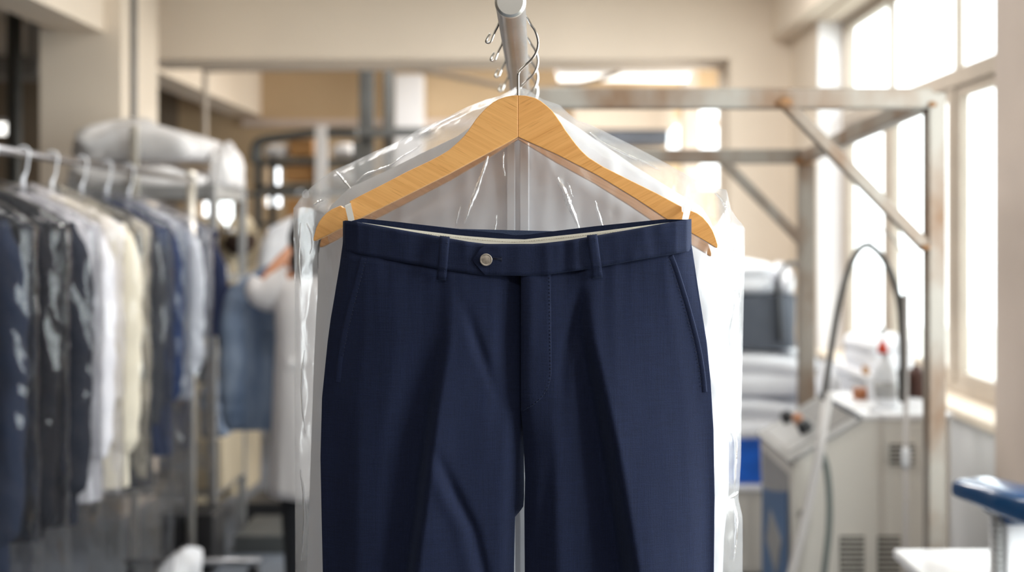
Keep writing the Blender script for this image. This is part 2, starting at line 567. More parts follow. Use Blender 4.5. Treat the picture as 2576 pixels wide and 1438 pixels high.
RIGHTROWS = [
    (600, [(1310, 15), (1330, 18), (1380, 18.5), (1425, 17.5), (1460, 18), (1480, 18.5), (1530, 18), (1600, 17), (1670, 14), (1715, 8), (1739, 0)]),
    (720, [(1310, 18), (1330, 20.5), (1388, 20), (1428, 18.5), (1456, 19), (1474, 21.5), (1530, 21), (1605, 18), (1680, 14), (1728, 8), (1753, 0)]),
    (850, [(1310, 18), (1330, 21), (1390, 20), (1425, 18), (1462, 12.5), (1489, 25), (1545, 23), (1620, 19.5), (1700, 14), (1752, 8), (1777, 0)]),
    (1000, [(1310, 17), (1330, 20), (1390, 20.5), (1440, 19), (1490, 9), (1523, 30), (1580, 26.5), (1650, 21), (1720, 14.5), (1770, 8), (1791, 0)]),
    (1120, [(1317, 4), (1340, 17), (1395, 22), (1450, 19), (1512, 8), (1549, 33), (1605, 28), (1670, 22), (1730, 15), (1777, 8), (1796, 0)]),
    (1300, [(1319, 0), (1345, 15), (1400, 22.5), (1460, 19), (1540, 7), (1580, 35), (1630, 30), (1690, 23), (1740, 16), (1780, 8), (1798, 0)]),
    (1438, [(1320, 0), (1346, 14), (1405, 22.5), (1470, 18), (1560, 7), (1602, 36), (1650, 31), (1700, 24), (1745, 16), (1780, 8), (1796, 0)]),
    (2800, [(1400, 0), (1415, 8), (1450, 14), (1490, 18), (1540, 14), (1575, 34), (1600, 30), (1640, 24), (1680, 16), (1708, 8), (1720, 0)]),
]


def _prep(rows):
    ys = [r[0] for r in rows]
    px = np.array([[p[0] for p in r[1]] for r in rows], float)
    dp = np.array([[p[1] for p in r[1]] for r in rows], float)
    mid = dp.max(axis=1, keepdims=True) * .75
    f = np.clip((np.array(ys)[:, None] - 650) / 200.0, 0, 1) * .35
    dp = np.where(dp > 6, dp + (dp - mid) * f, dp)
    return ys, px, dp


LP, RP = _prep(LEFTROWS), _prep(RIGHTROWS)


def front_mm(x, y):
    """How far (mm) the cloth stands towards the viewer at photo point (x, y)."""
    left = x < np.interp(y, *XIR) if y < 1036 else x < 0.5 * (np.interp(y, *XIL) + np.interp(y, *XIR))
    ys, px, dp = LP if left else RP
    cx = [float(np.interp(y, ys, px[:, k])) for k in range(px.shape[1])]
    cd = [float(np.interp(y, ys, dp[:, k])) for k in range(px.shape[1])]
    wgt = ((-1.6, .05), (-1.1, .12), (-.55, .2), (0, .26), (.55, .2), (1.1, .12), (1.6, .05))
    edge = min(x - cx[0], cx[-1] - x)
    s = 8.0 * min(1.0, max(0.0, edge) / 14.0)
    d = sum(w * float(np.interp(x + o * s, cx, cd)) for o, w in wgt)
    e = min(1.0, max(0.0, edge) / 40.0)
    # soft vertical ripples hanging from the waistband
    rip = math.exp(-((y - 650) / 150.0)) if y > 650 else 1.0
    d += e * rip * 1.1 * mnoise.noise(Vector((x / 26.0, y / 330.0, 3.1)))
    d += e * 1.6 * mnoise.noise(Vector((x / 110.0, y / 420.0, 8.7)))
    if left and y > 1120:      # diagonal drag line on the inner thigh
        gx = float(np.interp(y, [1130, 1230, 1330, 1438, 1600], [1095, 1140, 1190, 1216, 1225]))
        k = min(1.0, (y - 1120) / 120.0)
        d -= 5.0 * k * math.exp(-((x - gx) / 15.0) ** 2)
        d += 2.0 * k * math.exp(-((x - gx + 34) / 22.0) ** 2)
    if not left and 700 < y < 1000:   # small pull lines beside the fly
        gx = float(np.interp(y, [740, 930], [1466, 1418]))
        d -= 4.2 * math.exp(-((x - gx) / 16.0) ** 2) * math.exp(-((y - 860) / 120.0) ** 2)
    if not left and 1100 < y:
        gx = float(np.interp(y, [1060, 1438], [1395, 1352]))
        d -= 2.5 * math.exp(-((x - gx) / 18.0) ** 2) * min(1, (y - 1100) / 150)
    if left and 730 < y < 1060:
        gx = float(np.interp(y, [740, 1000], [1160, 1250]))
        d -= 3.6 * math.exp(-((x - gx) / 15.0) ** 2) * math.exp(-((y - 880) / 95.0) ** 2)
    # the cloth nips in where it meets the waistband
    d -= 2.2 * e * math.exp(-((y - float(np.interp(x, *SEAM))) / 7.0) ** 2)
    return d


def TP(x, y, mm):
    return P(x, y, YT - mm * MM)


rows_y = list(np.arange(612, 760, 7.0)) + list(np.arange(760, 1460, 9.0)) + list(np.arange(1470, 2801, 70.0))


def half(side):
    mb = MB()
    n = 110
    rings = []
    for yr in rows_y:
        xa, xb = (np.interp(yr, *XL), np.interp(yr, *XIL)) if side == 'l' else (np.interp(yr, *XIR), np.interp(yr, *XR))
        us = 0.5 - 0.5 * np.cos(np.linspace(0, math.pi, n))
        us = 0.55 * np.linspace(0, 1, n) + 0.45 * us
        ring = []
        k = max(0.0, 1 - (yr - 612) / 150.0)
        for u in us:
            x = xa + (xb - xa) * u
            y = yr + (float(np.interp(x, *SEAM)) - 650.0) * k * k * (3 - 2 * k)
            ring.append(TP(x, y, front_mm(x, y)))
        # the back of the leg
        xbb = xb
        xaa = xa
        if side == 'l':
            xbb = float(np.interp(yr, [600, 1250, 1275, 1300, 1330, 2800], [1318, 1321, 1319, 1298, xb if yr > 1330 else 1296, 1215]))
            if yr > 1330:
                xbb = xb
        for u in us[::-1][1:-1] if True else us:
            x = xaa + (xbb - xaa) * u
            y = yr + (float(np.interp(x, *SEAM)) - 650.0) * k * k * (3 - 2 * k)
            bd = -12.0 * (1 - abs(2 * u - 1) ** 6) - (1.0 if side == 'l' else 0.2)
            ring.append(TP(x, y, bd))
        rings.append(ring)
    mb.loft(rings, True, True)
    return mb


tr = thing('suit_trousers', 'navy blue wool suit trousers hanging by loops from the front wooden hanger', 'trousers', P(1305, 2800, YT))
half('l').build('trouser_leg', M['navy'], tr, smooth=True)
half('r').build('trouser_leg', M['navy'], tr, smooth=True)


def wb_mm(x, v):
    base = float(np.interp(x, [862, 868, 900, 1000, 1150, 1300, 1450, 1600, 1700, 1728, 1740],
                           [-3, 5, 12, 18.5, 21.5, 23, 23, 20.5, 14.5, 8, -3]))
    rp = 0.9 * mnoise.noise(Vector((x / 30.0, v * 0.8, 1.7))) * min(1, (x - 862) / 60) * min(1, max(0, (1739 - x)) / 60)
    rp += 1.6 * math.exp(-((x - 1378) / 15.0) ** 2) - 1.7 * math.exp(-((x - 1418) / 12.0) ** 2) + 1.1 * math.exp(-((x - 1446) / 12.0) ** 2)
    rp += 1.0 * math.exp(-((x - 1170) / 12.0) ** 2) * (1 - v)
    return base + rp


def band(x0f, x1f, extra, n=130, nv=16):
    """A strip of waistband between photo x0(v) and x1(v), thick enough to have an edge."""
    def pt(u, v, add):
        xs, xe = x0f(v), x1f(v)
        x = xs + (xe - xs) * u
        yt, yb = float(np.interp(x, *FTOP)), float(np.interp(x, *SEAM)) + 1
        y = yt + (yb - yt) * v
        rnd = -2.2 * (max(0, (abs(2 * v - 1) - .86) / .14) ** 2)
        return TP(x, y, wb_mm(x, v) + add + rnd)
    fr = [[pt(i / (n - 1), j / (nv - 1), extra) for i in range(n)] for j in range(nv)]
    bk = [[pt(i / (n - 1), j / (nv - 1), extra - 2.2) for i in range(n)] for j in range(nv)]
    mb = MB()
    rings = []
    for j in range(nv):
        rings.append(fr[j] + bk[j][::-1])
    mb.loft(rings, True, True)
    return mb


band(lambda v: 862.5, lambda v: 1300.0, 0).build('waistband', M['navyband'], tr, smooth=True, angle=50)
tab = lambda v: float(np.interp(v, [0, .12, .54, .62, 1], [1228, 1211, 1190, 1191, 1221]))
band(tab, lambda v: 1739.5, 1.7).build('waistband', M['navyband'], tr, smooth=True, angle=50)

# back of the waistband and its cream lining
mb = MB()
rings = []
for v in np.linspace(0, 1, 8):
    f, b = [], []
    for x in np.linspace(866, 1736, 120):
        yt = float(np.interp(x, *BTOP))
        y = yt + (700 - yt) * v
        mm = float(np.interp(x, [866, 880, 930, 1300, 1680, 1722, 1736], [1, -6, -10, -13, -10, -6, 1]))
        f.append(TP(x, y, mm + .8))
        b.append(TP(x, y, mm - .8))
    rings.append(f + b[::-1])
mb.loft(rings)
mb.build('back_waistband', M['navyband'], tr, smooth=True, angle=50)
mb = MB()
rings = []
for v in np.linspace(0, 1, 6):
    f, b = [], []
    for x in np.linspace(905, 1684, 110):
        yt = float(np.interp(x, *BLOW))
        y = yt + 60 * v
        mm = float(np.interp(x, [866, 880, 930, 1300, 1680, 1722, 1736], [1, -6, -10, -13, -10, -6, 1])) + 2.6 + 4 * v
        f.append(TP(x, y, mm + .6))
        b.append(TP(x, y, mm - .5))
    rings.append(f + b[::-1])
mb.loft(rings)
lin = mb.build('waistband_lining', M['lining'], tr, smooth=True, angle=50)
tag(lin, 'cream cotton lining with a stitched top edge')


def dashes(name, pts, m, parent, dash=5.5, gap=4.0, r=0.75, lift=0.9, mmf=None):
    """Stitches along a photo path on the cloth."""
    mb = MB()
    dense = []
    for i in range(len(pts) - 1):
        a, b = Vector(pts[i]), Vector(pts[i + 1])
        L_ = (b - a).length
        k = max(1, int(L_ / 1.5))
        dense += [a.lerp(b, t / k) for t in range(k)]
    acc, cur = 0.0, []
    for i in range(1, len(dense)):
        acc += (dense[i] - dense[i - 1]).length
        ph = acc % (dash + gap)
        if ph < dash:
            cur.append(dense[i])
        elif cur:
            if len(cur) > 1:
                a, b = cur[0], cur[-1]
                fm = mmf or (lambda x, y: front_mm(x, y))
                mid = (a + b) / 2
                mb.tube([TP(a.x, a.y, fm(a.x, a.y) + lift - .5), TP(mid.x, mid.y, fm(mid.x, mid.y) + lift), TP(b.x, b.y, fm(b.x, b.y) + lift - .5)], r * YT / F, 5)
            cur = []
    return mb.build(name, m, parent, smooth=True)


def path2(pts, n=10):
    return [(p.x, p.y) for p in smoothcurve([Vector((a, b, 0)) for a, b in pts], n)]


dashes('lining_stitch', path2([(905, 565), (1002, 579), (1163, 598), (1240, 605), (1300, 608), (1381, 601), (1502, 588), (1603, 576)]), M['threadlite'], lin, dash=4, gap=2.2, r=0.6,
       mmf=lambda x, y: float(np.interp(x, [905, 930, 1300, 1680], [-6, -6.3, -9.2, -6.5])), lift=0.7)

fly = MB()
# raised fly placket with a J shaped end
ring_f, ring_b = [], []
FX = ([690, 940, 970, 1000, 1020, 1032], [1386, 1388, 1382, 1364, 1342, 1318])
rings = []
for y in np.linspace(686, 1034, 60):
    xe = float(np.interp(y, *FX))
    f, b = [], []
    for u in np.linspace(0, 1, 20):
        x = 1310.5 + (xe - 1310.5) * u
        rnd = 1.3 * (1 - min(1, (xe - x) / 6.0)) + .6 * (1 - min(1, (x - 1310.5) / 3.0))
        f.append(TP(x, y, front_mm(x, y) + 1.7 - rnd))
        b.append(TP(x, y, front_mm(x, y) - 1.6))
    rings.append(f + b[::-1])
fly.loft(rings)
flyo = fly.build('fly_placket', M['navy'], tr, smooth=True, angle=60)
dashes('fly_stitch', path2([(1382, 696), (1384, 850), (1384, 945), (1376, 978), (1355, 1006), (1330, 1024), (1314, 1030)]), M['thread'], flyo, lift=2.1, r=0.9)

# belt loops
for (x0, y0, x1, y1, w) in ((1119, 594, 1110, 704, 25), (1489, 590, 1504, 699, 26)):
    mb = MB()
    rings = []
    for t in np.linspace(0, 1, 24):
        cx, cy = x0 + (x1 - x0) * t, y0 + (y1 - y0) * t
        out = 6.4 + 1.9 * math.sin(math.pi * t) - 3.5 * (max(0, t - .93) / .07) - 2.6 * (max(0, .06 - t) / .06)
        v = min(1, max(0, (cy - 600) / 75))
        f, b = [], []
        for s in np.linspace(-.5, .5, 9):
            x, y = cx + s * w, cy + s * (-1 if x0 > 1300 else 1) * 3
            d = (wb_mm(x, v) + 1.2) if cy < float(np.interp(cx, *SEAM)) else max(front_mm(x, y), wb_mm(x, 1) - 1.2)
            f.append(TP(x, y, d + out - 1.0 * abs(2 * s) ** 4))
            b.append(TP(x, y, d + out - 2.4))
        rings.append(f + b[::-1])
    mb.loft(rings)
    lp = mb.build('belt_loop', M['navyband'], tr, smooth=True, angle=60)
    sx = .27 * w
    dashes('loop_stitch', [(x0 + sx, y0 + 8), (x1 + sx, y1 - 6)], M['thread'], lp, dash=4, gap=3, r=.6, lift=8.0,
           mmf=lambda x, y: (wb_mm(x, .5) + 1.0))

# button and buttonhole
bc = TP(1223, 653, wb_mm(1223, .5) + 1.7 + .4)
s1 = YT / F
mb = MB()
mb.lathe([(0, -.0036), (10 * s1, -.0036), (13.6 * s1, -.0032), (15.2 * s1, -.0022), (15.2 * s1, -.0004), (12 * s1, .001), (0, .001)], bc, 36, 'y')
bt = tag(mb.build('button', M['button'], tr, smooth=True, angle=40), 'round brushed metal button')
mb = MB()
mb.lathe([(13.4 * s1, -.0035), (15.0 * s1, -.0037), (15.4 * s1, -.0028), (14.2 * s1, -.0024)], bc, 36, 'y')
mb.build('button_rim', M['button'], bt, smooth=True)
mb = MB()
for a, b in (((1238, 648.5), (1262, 650)), ((1238, 651), (1262, 652.6)), ((1262, 646), (1262, 658))):
    mb.tube([TP(a[0], a[1], wb_mm(a[0], .5) + 2.3), TP(b[0], b[1], wb_mm(b[0], .5) + 2.3)], 0.9 * s1, 6)
mb.build('buttonhole', M['thread'], tr, smooth=True)


# pocket welts
def welt(pts, w, nm, stitch, side):
    c = path2(pts, 12)
    mb = MB()
    rings = []
    n = len(c)
    for i, (x, y) in enumerate(c):
        a, b = c[max(i - 1, 0)], c[min(i + 1, n - 1)]
        tx, ty = b[0] - a[0], b[1] - a[1]
        l_ = math.hypot(tx, ty)
        nx, ny = ty / l_, -tx / l_
        f, bk = [], []
        for s in np.linspace(0, 1, 9):
            q = x + nx * w * s * side, y + ny * w * s * side
            h = (1.0 if side > 0 else 1.9) * (1 - (s ** 2)) + .1
            if s == 0:
                h = .5 if side > 0 else 1.3
            f.append(TP(q[0], q[1], front_mm(*q) + h))
            bk.append(TP(q[0], q[1], front_mm(*q) - 1.2))
        rings.append(f + bk[::-1])
    mb.loft(rings)
    o = mb.build('pocket_welt', M['navy'], tr, smooth=True, angle=60)
    dashes('welt_stitch', path2(stitch, 10), M['thread'], o, dash=5, gap=4.5, r=.8, lift=1.3)
    return o


welt([(907, 646), (893, 700), (876, 762), (860, 830), (848, 900), (842, 960)], 15, 'welt', [(921, 650), (905, 712), (889, 775), (874, 838), (862, 900)], 1)
welt([(1694, 641), (1710, 684), (1738, 774), (1762, 866), (1774, 935), (1779, 985)], 13, 'welt', [(1681, 646), (1697, 692), (1724, 780), (1748, 870), (1760, 935), (1765, 984)], -1)

# hanging loops of white ribbon
HY = 1.247          # front face of the first hanger
for pts in (((884, 556), (876, 519)), ((1723, 556), (1731, 521))):
    (xa, ya), (xb, yb) = pts
    mb = MB()
    w = 7.5
    line = [TP(xa, ya + 26, -6), TP(xa, ya, -8), P(xb, yb, HY - .003), P(xb, yb - 5, HY + .003), P(xb, yb - 4, HY + .011), P(xb, yb + 6, HY + .0175), P(xb + (2 if xb < 1300 else -2), yb + 30, HY + .0175)]
    rings = []
    for p in smoothcurve(line, 5):
        d = Vector((w * s1, 0, 0.0015 if xb < 1300 else -.0015))
        rings.append([p - d, p + d, p + d + Vector((0, -.0006, .0003)), p - d + Vector((0, -.0006, .0003))])
    mb.loft(rings)
    mb.build('hanging_loop', M['ribbon'], tr)

# ================================================================== HANGERS
HL = [(1303, 240), (1287, 241), (1271, 244), (1254, 250), (1240, 258), (1222, 273), (1209, 287), (1197, 301), (1179, 328), (1167, 343), (1154.5, 356), (1130, 377.5), (1108, 391), (1081, 405), (1026, 431),
      (965, 463), (916, 487.6), (880.6, 506), (882.2, 514), (877.6, 523), (872, 523), (863, 522), (857.7, 516.7), (836, 526), (823, 535), (812, 546), (803, 559), (796.5, 573), (789, 601), (790, 605), (793, 606), (821, 593),
      (867, 569), (891, 556), (1014, 495), (1127, 438), (1222, 387), (1303, 345)]
HR = [(1303, 345), (1403, 390), (1504, 442), (1596, 498), (1640, 527), (1669.5, 547), (1688, 558), (1737, 585), (1779.6, 610), (1801, 623.5), (1804, 623), (1805, 616), (1799, 597), (1792, 579), (1781, 562), (1767, 546), (1752, 536), (1735, 529),
      (1731, 536), (1722, 536.5), (1715, 532), (1714, 520), (1651, 486), (1584, 453), (1516, 419), (1480, 396), (1465, 382), (1449, 364), (1421.6, 327), (1411, 310), (1400, 294), (1389, 279), (1376, 267), (1361, 255), (1345, 246.5), (1325, 241.5), (1303, 240)]
RAILX = XA(1290, 1.25)
RAILZ = ZA(63, 1.25)
RAILR = 0.0151
HOOKPX = [(1303.5, 246), (1303.5, 215), (1303.6, 190), (1305.5, 182), (1311, 174.5), (1324, 162), (1338, 149), (1350.5, 128), (1353.8, 104), (1347, 79), (1336, 62), (1325, 43), (1309, 28.5), (1291, 23.5), (1272, 28), (1259, 42),
          (1252, 65), (1245, 79), (1239, 94), (1235.5, 103), (1230, 107.5), (1224, 106), (1223.3, 101), (1226, 95), (1233.6, 84.5)]


def wooden_hanger(label, hy, map_, ml, mr, hooky, tilt):
    """map_ turns a photo point of the first hanger into a point of this one at depth hy."""
    T = thing('wooden_hanger', label, 'clothes hanger', map_(1303, 345), 'wooden hangers on the pipe rail')
    for poly, mm_ in ((HL, ml), (HR, mr)):
        pts = [map_(*p) for p in poly]
        mb = MB()
        mb.prism([(p.x, p.z) for p in pts], hy, hy + .0135)
        mb.build('hanger_arm', mm_, T, smooth=True, bevel=.0028, bseg=3, angle=40)
    sc = hooky / 1.25 if False else 1.0
    base = map_(1303.5, 246)
    pts = []
    for i, (x, y) in enumerate(smoothcurve([Vector((a, b, 0)) for a, b in HOOKPX], 5) and [(p.x, p.y) for p in smoothcurve([Vector((a, b, 0)) for a, b in HOOKPX], 5)]):
        q = Vector((XA(x, 1.25), hooky, ZA(y, 1.25)))
        k = min(1.0, max(0.0, (246 - y) / 70.0)) if i < 12 else 1.0
        b = Vector((base.x, hy + .0068, base.z))
        if i < 12:
            q = Vector((q.x, hy + .0068 + (hooky - hy - .0068) * k, q.z * k + (1 - k) * (b.z + (q.z - ZA(246, 1.25)))))
        pts.append(q)
    mb = MB()
    mb.tube(pts, 3.1 * 1.25 / F, 10)
    mb.build('hook', M['chrome'], T, smooth=True)
    return T


H1 = wooden_hanger('light maple wooden hanger in front, holding the navy trousers by their loops', HY,
                   lambda x, y: P(x, y, 1.25), M['wood_l'], M['wood_r'], 1.2505, 0)


def map2(x, y):
    d = x - 1303
    return P(1303 + d * .967, y + 6 + (10.0 * min(1, -d / 120) if d < 0 else 15 * min(1, d / 110)), 1.328)


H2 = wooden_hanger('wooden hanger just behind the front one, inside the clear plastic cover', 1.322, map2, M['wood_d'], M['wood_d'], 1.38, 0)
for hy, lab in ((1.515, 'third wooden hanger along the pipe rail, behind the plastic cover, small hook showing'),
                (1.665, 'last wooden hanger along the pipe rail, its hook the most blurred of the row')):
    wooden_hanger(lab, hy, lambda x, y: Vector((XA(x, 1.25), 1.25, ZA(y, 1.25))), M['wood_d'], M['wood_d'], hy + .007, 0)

# ================================================================== PLASTIC COVER AND WHITE GARMENT
TOPX = [738, 744, 750.6, 758, 766, 781, 812, 839, 879, 940, 995, 1056, 1118, 1173, 1222, 1258, 1285, 1301, 1324, 1366, 1406, 1434, 1452, 1473.6, 1522.6, 1596, 1688, 1749, 1779.6, 1810, 1828.6, 1838, 1856, 1866, 1874]
TOPY = [524, 515, 506, 496, 487, 472, 445, 428, 411, 382, 359, 324, 298, 270, 250.5, 241, 227, 216, 224, 250.5, 263, 289, 302.5, 308.6, 331.6, 368, 417, 451, 471, 474, 477, 525, 552, 562, 575]
BXL = ([400, 520, 582, 640, 1000, 1438, 2850], [738, 738, 738, 742, 741, 743, 750])
BXR = ([400, 570, 600, 800, 1000, 1150, 1225, 1250, 1262, 1300, 1438, 2850], [1874, 1874, 1874.5, 1870, 1866, 1864, 1860, 1857, 1859, 1868, 1868, 1862])


def ridge(n):
    return (1 - abs(n)) ** 3


def cover_sheet(front):
    nx, ny = 210, 190
    pts = []
    us = np.linspace(0, 1, nx)
    us = 0.6 * us + 0.4 * (0.5 - 0.5 * np.cos(us * math.pi))
    vs = np.linspace(0, 1, ny) ** 1.8
    for v in vs:
        for u in us:
            xn = 738 + (1874 - 738) * u
            yt = float(np.interp(xn, TOPX, TOPY))
            y = yt + (2850 - yt) * v
            xl, xr = float(np.interp(y, *BXL)), float(np.interp(y, *BXR))
            k = min(1, max(0, (y - 600) / 150))
            x = xn * (1 - k) + (xl + (xr - xl) * u) * k
            e = max(0.0, min(x - xl, xr - x, (y - yt) * .85))
            body = 1 - math.exp(-e / 80.0)
            w = 0.0
            if front:
                ef = min(1, e / 14.0)
                w += .0045 * ridge(mnoise.noise(Vector((x / 48.0, y / 120.0, 1.2)))) * math.exp(-e / 90.0) * ef
                w += .0028 * ridge(mnoise.noise(Vector((x / 22.0, y / 46.0, 5.2)))) * math.exp(-e / 45.0) * ef
                w += .0030 * ridge(mnoise.noise(Vector((x / 85.0 + .3 * y / 85., y / 330.0, 9.2)))) * ef
                r_ = math.hypot(x - 1303, y - 225)
                a = math.atan2(x - 1303, y - 225)
                w += .0034 * ridge(mnoise.noise(Vector((a * 6.0, r_ / 420.0, 4.4)))) * min(1, r_ / 120) * math.exp(-max(0, y - 560) / 100.0) * ef
                w += .0022 * mnoise.noise(Vector((x / 30., y / 60., 2.)))  * ef
                Y = 1.375 - .078 * body - w + .004
                Y = max(Y, 1.2885)
            else:
                w = .004 * ridge(mnoise.noise(Vector((x / 60.0, y / 150.0, 7.2)))) * min(1, e / 14)
                Y = 1.375 + .068 * body + w
            pts.append(P(x, y, Y))
    return pts, nx, ny


cov = thing('plastic_cover', 'clear wrinkled plastic garment cover hanging behind the navy trousers', 'garment cover', P(1303, 2850, 1.375))
for nm, fr in (('front_sheet', True), ('back_sheet', False)):
    pts, nx, ny = cover_sheet(fr)
    MB().grid(pts, nx, ny).build(nm, M['film'], cov, smooth=True, recalc=False)


def cover_y(x, y):
    yt = float(np.interp(x, TOPX, TOPY))
    e = max(0.0, min(x - float(np.interp(y, *BXL)), float(np.interp(y, *BXR)) - x, (y - yt) * .85))
    return 1.375 - .078 * (1 - math.exp(-e / 80.0)) + .004


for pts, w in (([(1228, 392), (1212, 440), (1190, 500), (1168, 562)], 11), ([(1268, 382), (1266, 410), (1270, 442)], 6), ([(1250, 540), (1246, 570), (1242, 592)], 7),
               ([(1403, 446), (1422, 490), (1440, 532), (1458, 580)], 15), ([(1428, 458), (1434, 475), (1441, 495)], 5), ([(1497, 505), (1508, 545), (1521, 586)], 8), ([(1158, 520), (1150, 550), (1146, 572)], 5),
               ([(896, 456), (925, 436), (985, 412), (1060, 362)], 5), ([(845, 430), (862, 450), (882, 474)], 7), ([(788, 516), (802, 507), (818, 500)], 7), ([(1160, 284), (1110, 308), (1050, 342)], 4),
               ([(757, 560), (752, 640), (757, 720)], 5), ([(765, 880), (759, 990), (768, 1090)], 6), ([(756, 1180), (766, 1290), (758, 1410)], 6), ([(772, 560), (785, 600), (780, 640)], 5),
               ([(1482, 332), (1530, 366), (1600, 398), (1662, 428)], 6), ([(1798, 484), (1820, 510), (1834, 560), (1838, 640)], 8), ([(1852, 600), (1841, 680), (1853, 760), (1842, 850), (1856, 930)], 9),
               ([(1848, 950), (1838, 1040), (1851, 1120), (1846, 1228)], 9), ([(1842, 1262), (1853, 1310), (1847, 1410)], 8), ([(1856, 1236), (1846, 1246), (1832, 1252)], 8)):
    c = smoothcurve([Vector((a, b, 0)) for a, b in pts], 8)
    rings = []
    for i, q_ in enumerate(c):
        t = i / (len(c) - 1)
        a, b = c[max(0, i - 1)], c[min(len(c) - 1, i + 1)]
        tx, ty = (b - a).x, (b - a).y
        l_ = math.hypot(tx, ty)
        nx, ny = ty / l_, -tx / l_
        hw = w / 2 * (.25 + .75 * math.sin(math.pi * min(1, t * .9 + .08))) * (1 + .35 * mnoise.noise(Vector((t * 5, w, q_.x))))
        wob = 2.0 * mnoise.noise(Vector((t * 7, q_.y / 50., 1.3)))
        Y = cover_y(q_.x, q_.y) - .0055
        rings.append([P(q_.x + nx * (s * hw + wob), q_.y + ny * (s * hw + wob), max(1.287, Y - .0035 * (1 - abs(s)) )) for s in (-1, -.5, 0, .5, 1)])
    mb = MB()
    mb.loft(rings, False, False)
    mb.build('crease_glint', M['filmglint'], cov, smooth=True, recalc=False)  # milky strips stand in for bright glints on the wrinkled film
# little twisted tab on the left shoulder of the cover
mb = MB()
mb.ball(P(769, 488, 1.372), (.0042, .003, .0055), 10, 8, .3, 2)
mb.build('tab', M['film'], cov, smooth=True)

STX = [772, 785, 800, 815, 830, 879, 980, 1057, 1148, 1225, 1270, 1303, 1350, 1400, 1480, 1600, 1716, 1765, 1790, 1803, 1815, 1830]
STY = [800, 700, 610, 560, 520, 472, 426, 387, 344, 292, 268, 262, 268, 285, 338, 420, 492, 520, 560, 600, 650, 720]
SXL = ([400, 600, 700, 900, 1200, 1438, 2600], [815, 808, 800, 790, 780, 772, 770])
SXR = ([400, 600, 682, 865, 1048, 1231, 1353, 1438, 2600], [1790, 1795, 1803, 1830, 1833, 1833, 1821, 1818, 1815])


def shirt_sheet(front):
    nx, ny = 120, 110
    pts = []
    for v in np.linspace(0, 1, ny) ** 1.6:
        for u in np.linspace(0, 1, nx):
            xn = 772 + (1830 - 772) * u
            yt = float(np.interp(xn, STX, STY))
            y = yt + (2600 - yt) * v
            xl, xr = float(np.interp(y, *SXL)), float(np.interp(y, *SXR))
            k = min(1, max(0, (y - 620) / 160))
            x = xn * (1 - k) + (xl + (xr - xl) * u) * k
            e = max(0.0, min(x - xl, xr - x, (y - yt) * .8))
            body = 1 - math.exp(-e / 40.0)
            w = .003 * mnoise.noise(Vector((x / 90.0, y / 300.0, 2.4))) + .0025 * mnoise.noise(Vector((x / 34.0, y / 200.0, 6.4)))
            Y = 1.372 + (-.022 * body if front else .03 * body) + w * min(1, e / 20)
            pts.append(P(x, y, Y))
    return pts, nx, ny


sh = thing('white_garment', 'white cotton garment with a vertical front placket, inside the clear plastic cover', 'shirt', P(1303, 2600, 1.375))
for nm, fr in (('front_panel', True), ('back_panel', False)):
    pts, nx, ny = shirt_sheet(fr)
    MB().grid(pts, nx, ny).build(nm, M['shirt'], sh, smooth=True, recalc=False)
for x0, x1 in ((1274, 1296), (1307, 1331)):
    mb = MB()
    rings = []
    for y in np.linspace(300, 2500, 60):
        rings.append([P(x0, y, 1.3462), P(x0 + 2, y, 1.344), P(x1 - 2, y, 1.344), P(x1, y, 1.3462), P(x1, y, 1.349), P(x0, y, 1.349)])
    mb.loft(rings)
    mb.build('placket', M['shirt'], sh)

# ================================================================== STEEL GANTRY WITH THE PIPE RAIL
G = thing('steel_rack_frame', 'weathered square-tube steel frame with a round pipe rail, rust at its welded joints', 'rack', (1.0, 2.9, 0))
YF, YB = 2.86, 4.3
zf1, zf0 = ZA(220, YF), ZA(271, YF)
xr0, xr1 = XA(2337, YF), XA(2381, YF)
mb = MB()
mb.box((RAILX - .02, YF, zf0), (xr1 - .035, YF + .048, zf1))
mb.build('front_beam', M['galv'], G, bevel=.004)
zb1, zb0 = ZA(374, YB), ZA(411, YB)
xb0, xb1 = XA(2012, YB), XA(2052, YB)
mb = MB()
mb.box((RAILX - .02, YB, zb0), (xb1 - .01, YB + .05, zb1))
mb.build('rear_beam', M['galv'], G, bevel=.004)
for x0, x1, y, zt in ((xr0, xr1, YF, zf1 - .012), (xb0, xb1, YB, zb0), (RAILX - .02, RAILX + .02, YF + .003, zf0), (RAILX - .02, RAILX + .02, YB, zb0)):
    mb = MB()
    mb.box((x0, y + .001, 0), (x1, y + .05, zt))
    mb.build('post', M['galv'], G, bevel=.004)
for xx in ((xr0 + xr1) / 2,):
    mb = MB()
    mb.beam((xx - .012, YF + .04, (zf0 + zf1) / 2 - .003), ((xb0 + xb1) / 2 + .0, YB + .01, (zb0 + zb1) / 2), .045, .045)
    mb.build('side_beam', M['galv'], G, bevel=.004)
    mb = MB()
    mb.beam((RAILX, YF + .04, (zf0 + zf1) / 2 - .003), (RAILX, YB + .01, (zb0 + zb1) / 2), .04, .04)
    mb.build('side_beam', M['galv'], G, bevel=.004)
mb = MB()
mb.beam(P(1978, 262, YF + .02), P(2330, 622, YF + .02), .03, .031, up=(0, 1, 0))
mb.build('brace', M['galv'], G, bevel=.003)
mb = MB()
mb.beam(P(1822, 408, YB + .02), P(2016, 606, YB + .02), .036, .036, up=(0, 1, 0))
mb.build('brace', M['galv'], G, bevel=.003)
for (x, y, Y, r) in ((1972, 259, YF - .001, .022), (2345, 262, YF - .001, .012), (2022, 404, YB - .001, .032), (2328, 622, YF, .013)):
    mb = MB()
    mb.ball(P(x, y, Y), (r, .006, r * .55), 14, 8, .5, x)
    mb.build('weld', M['rust'], G, smooth=True)
mb = MB()
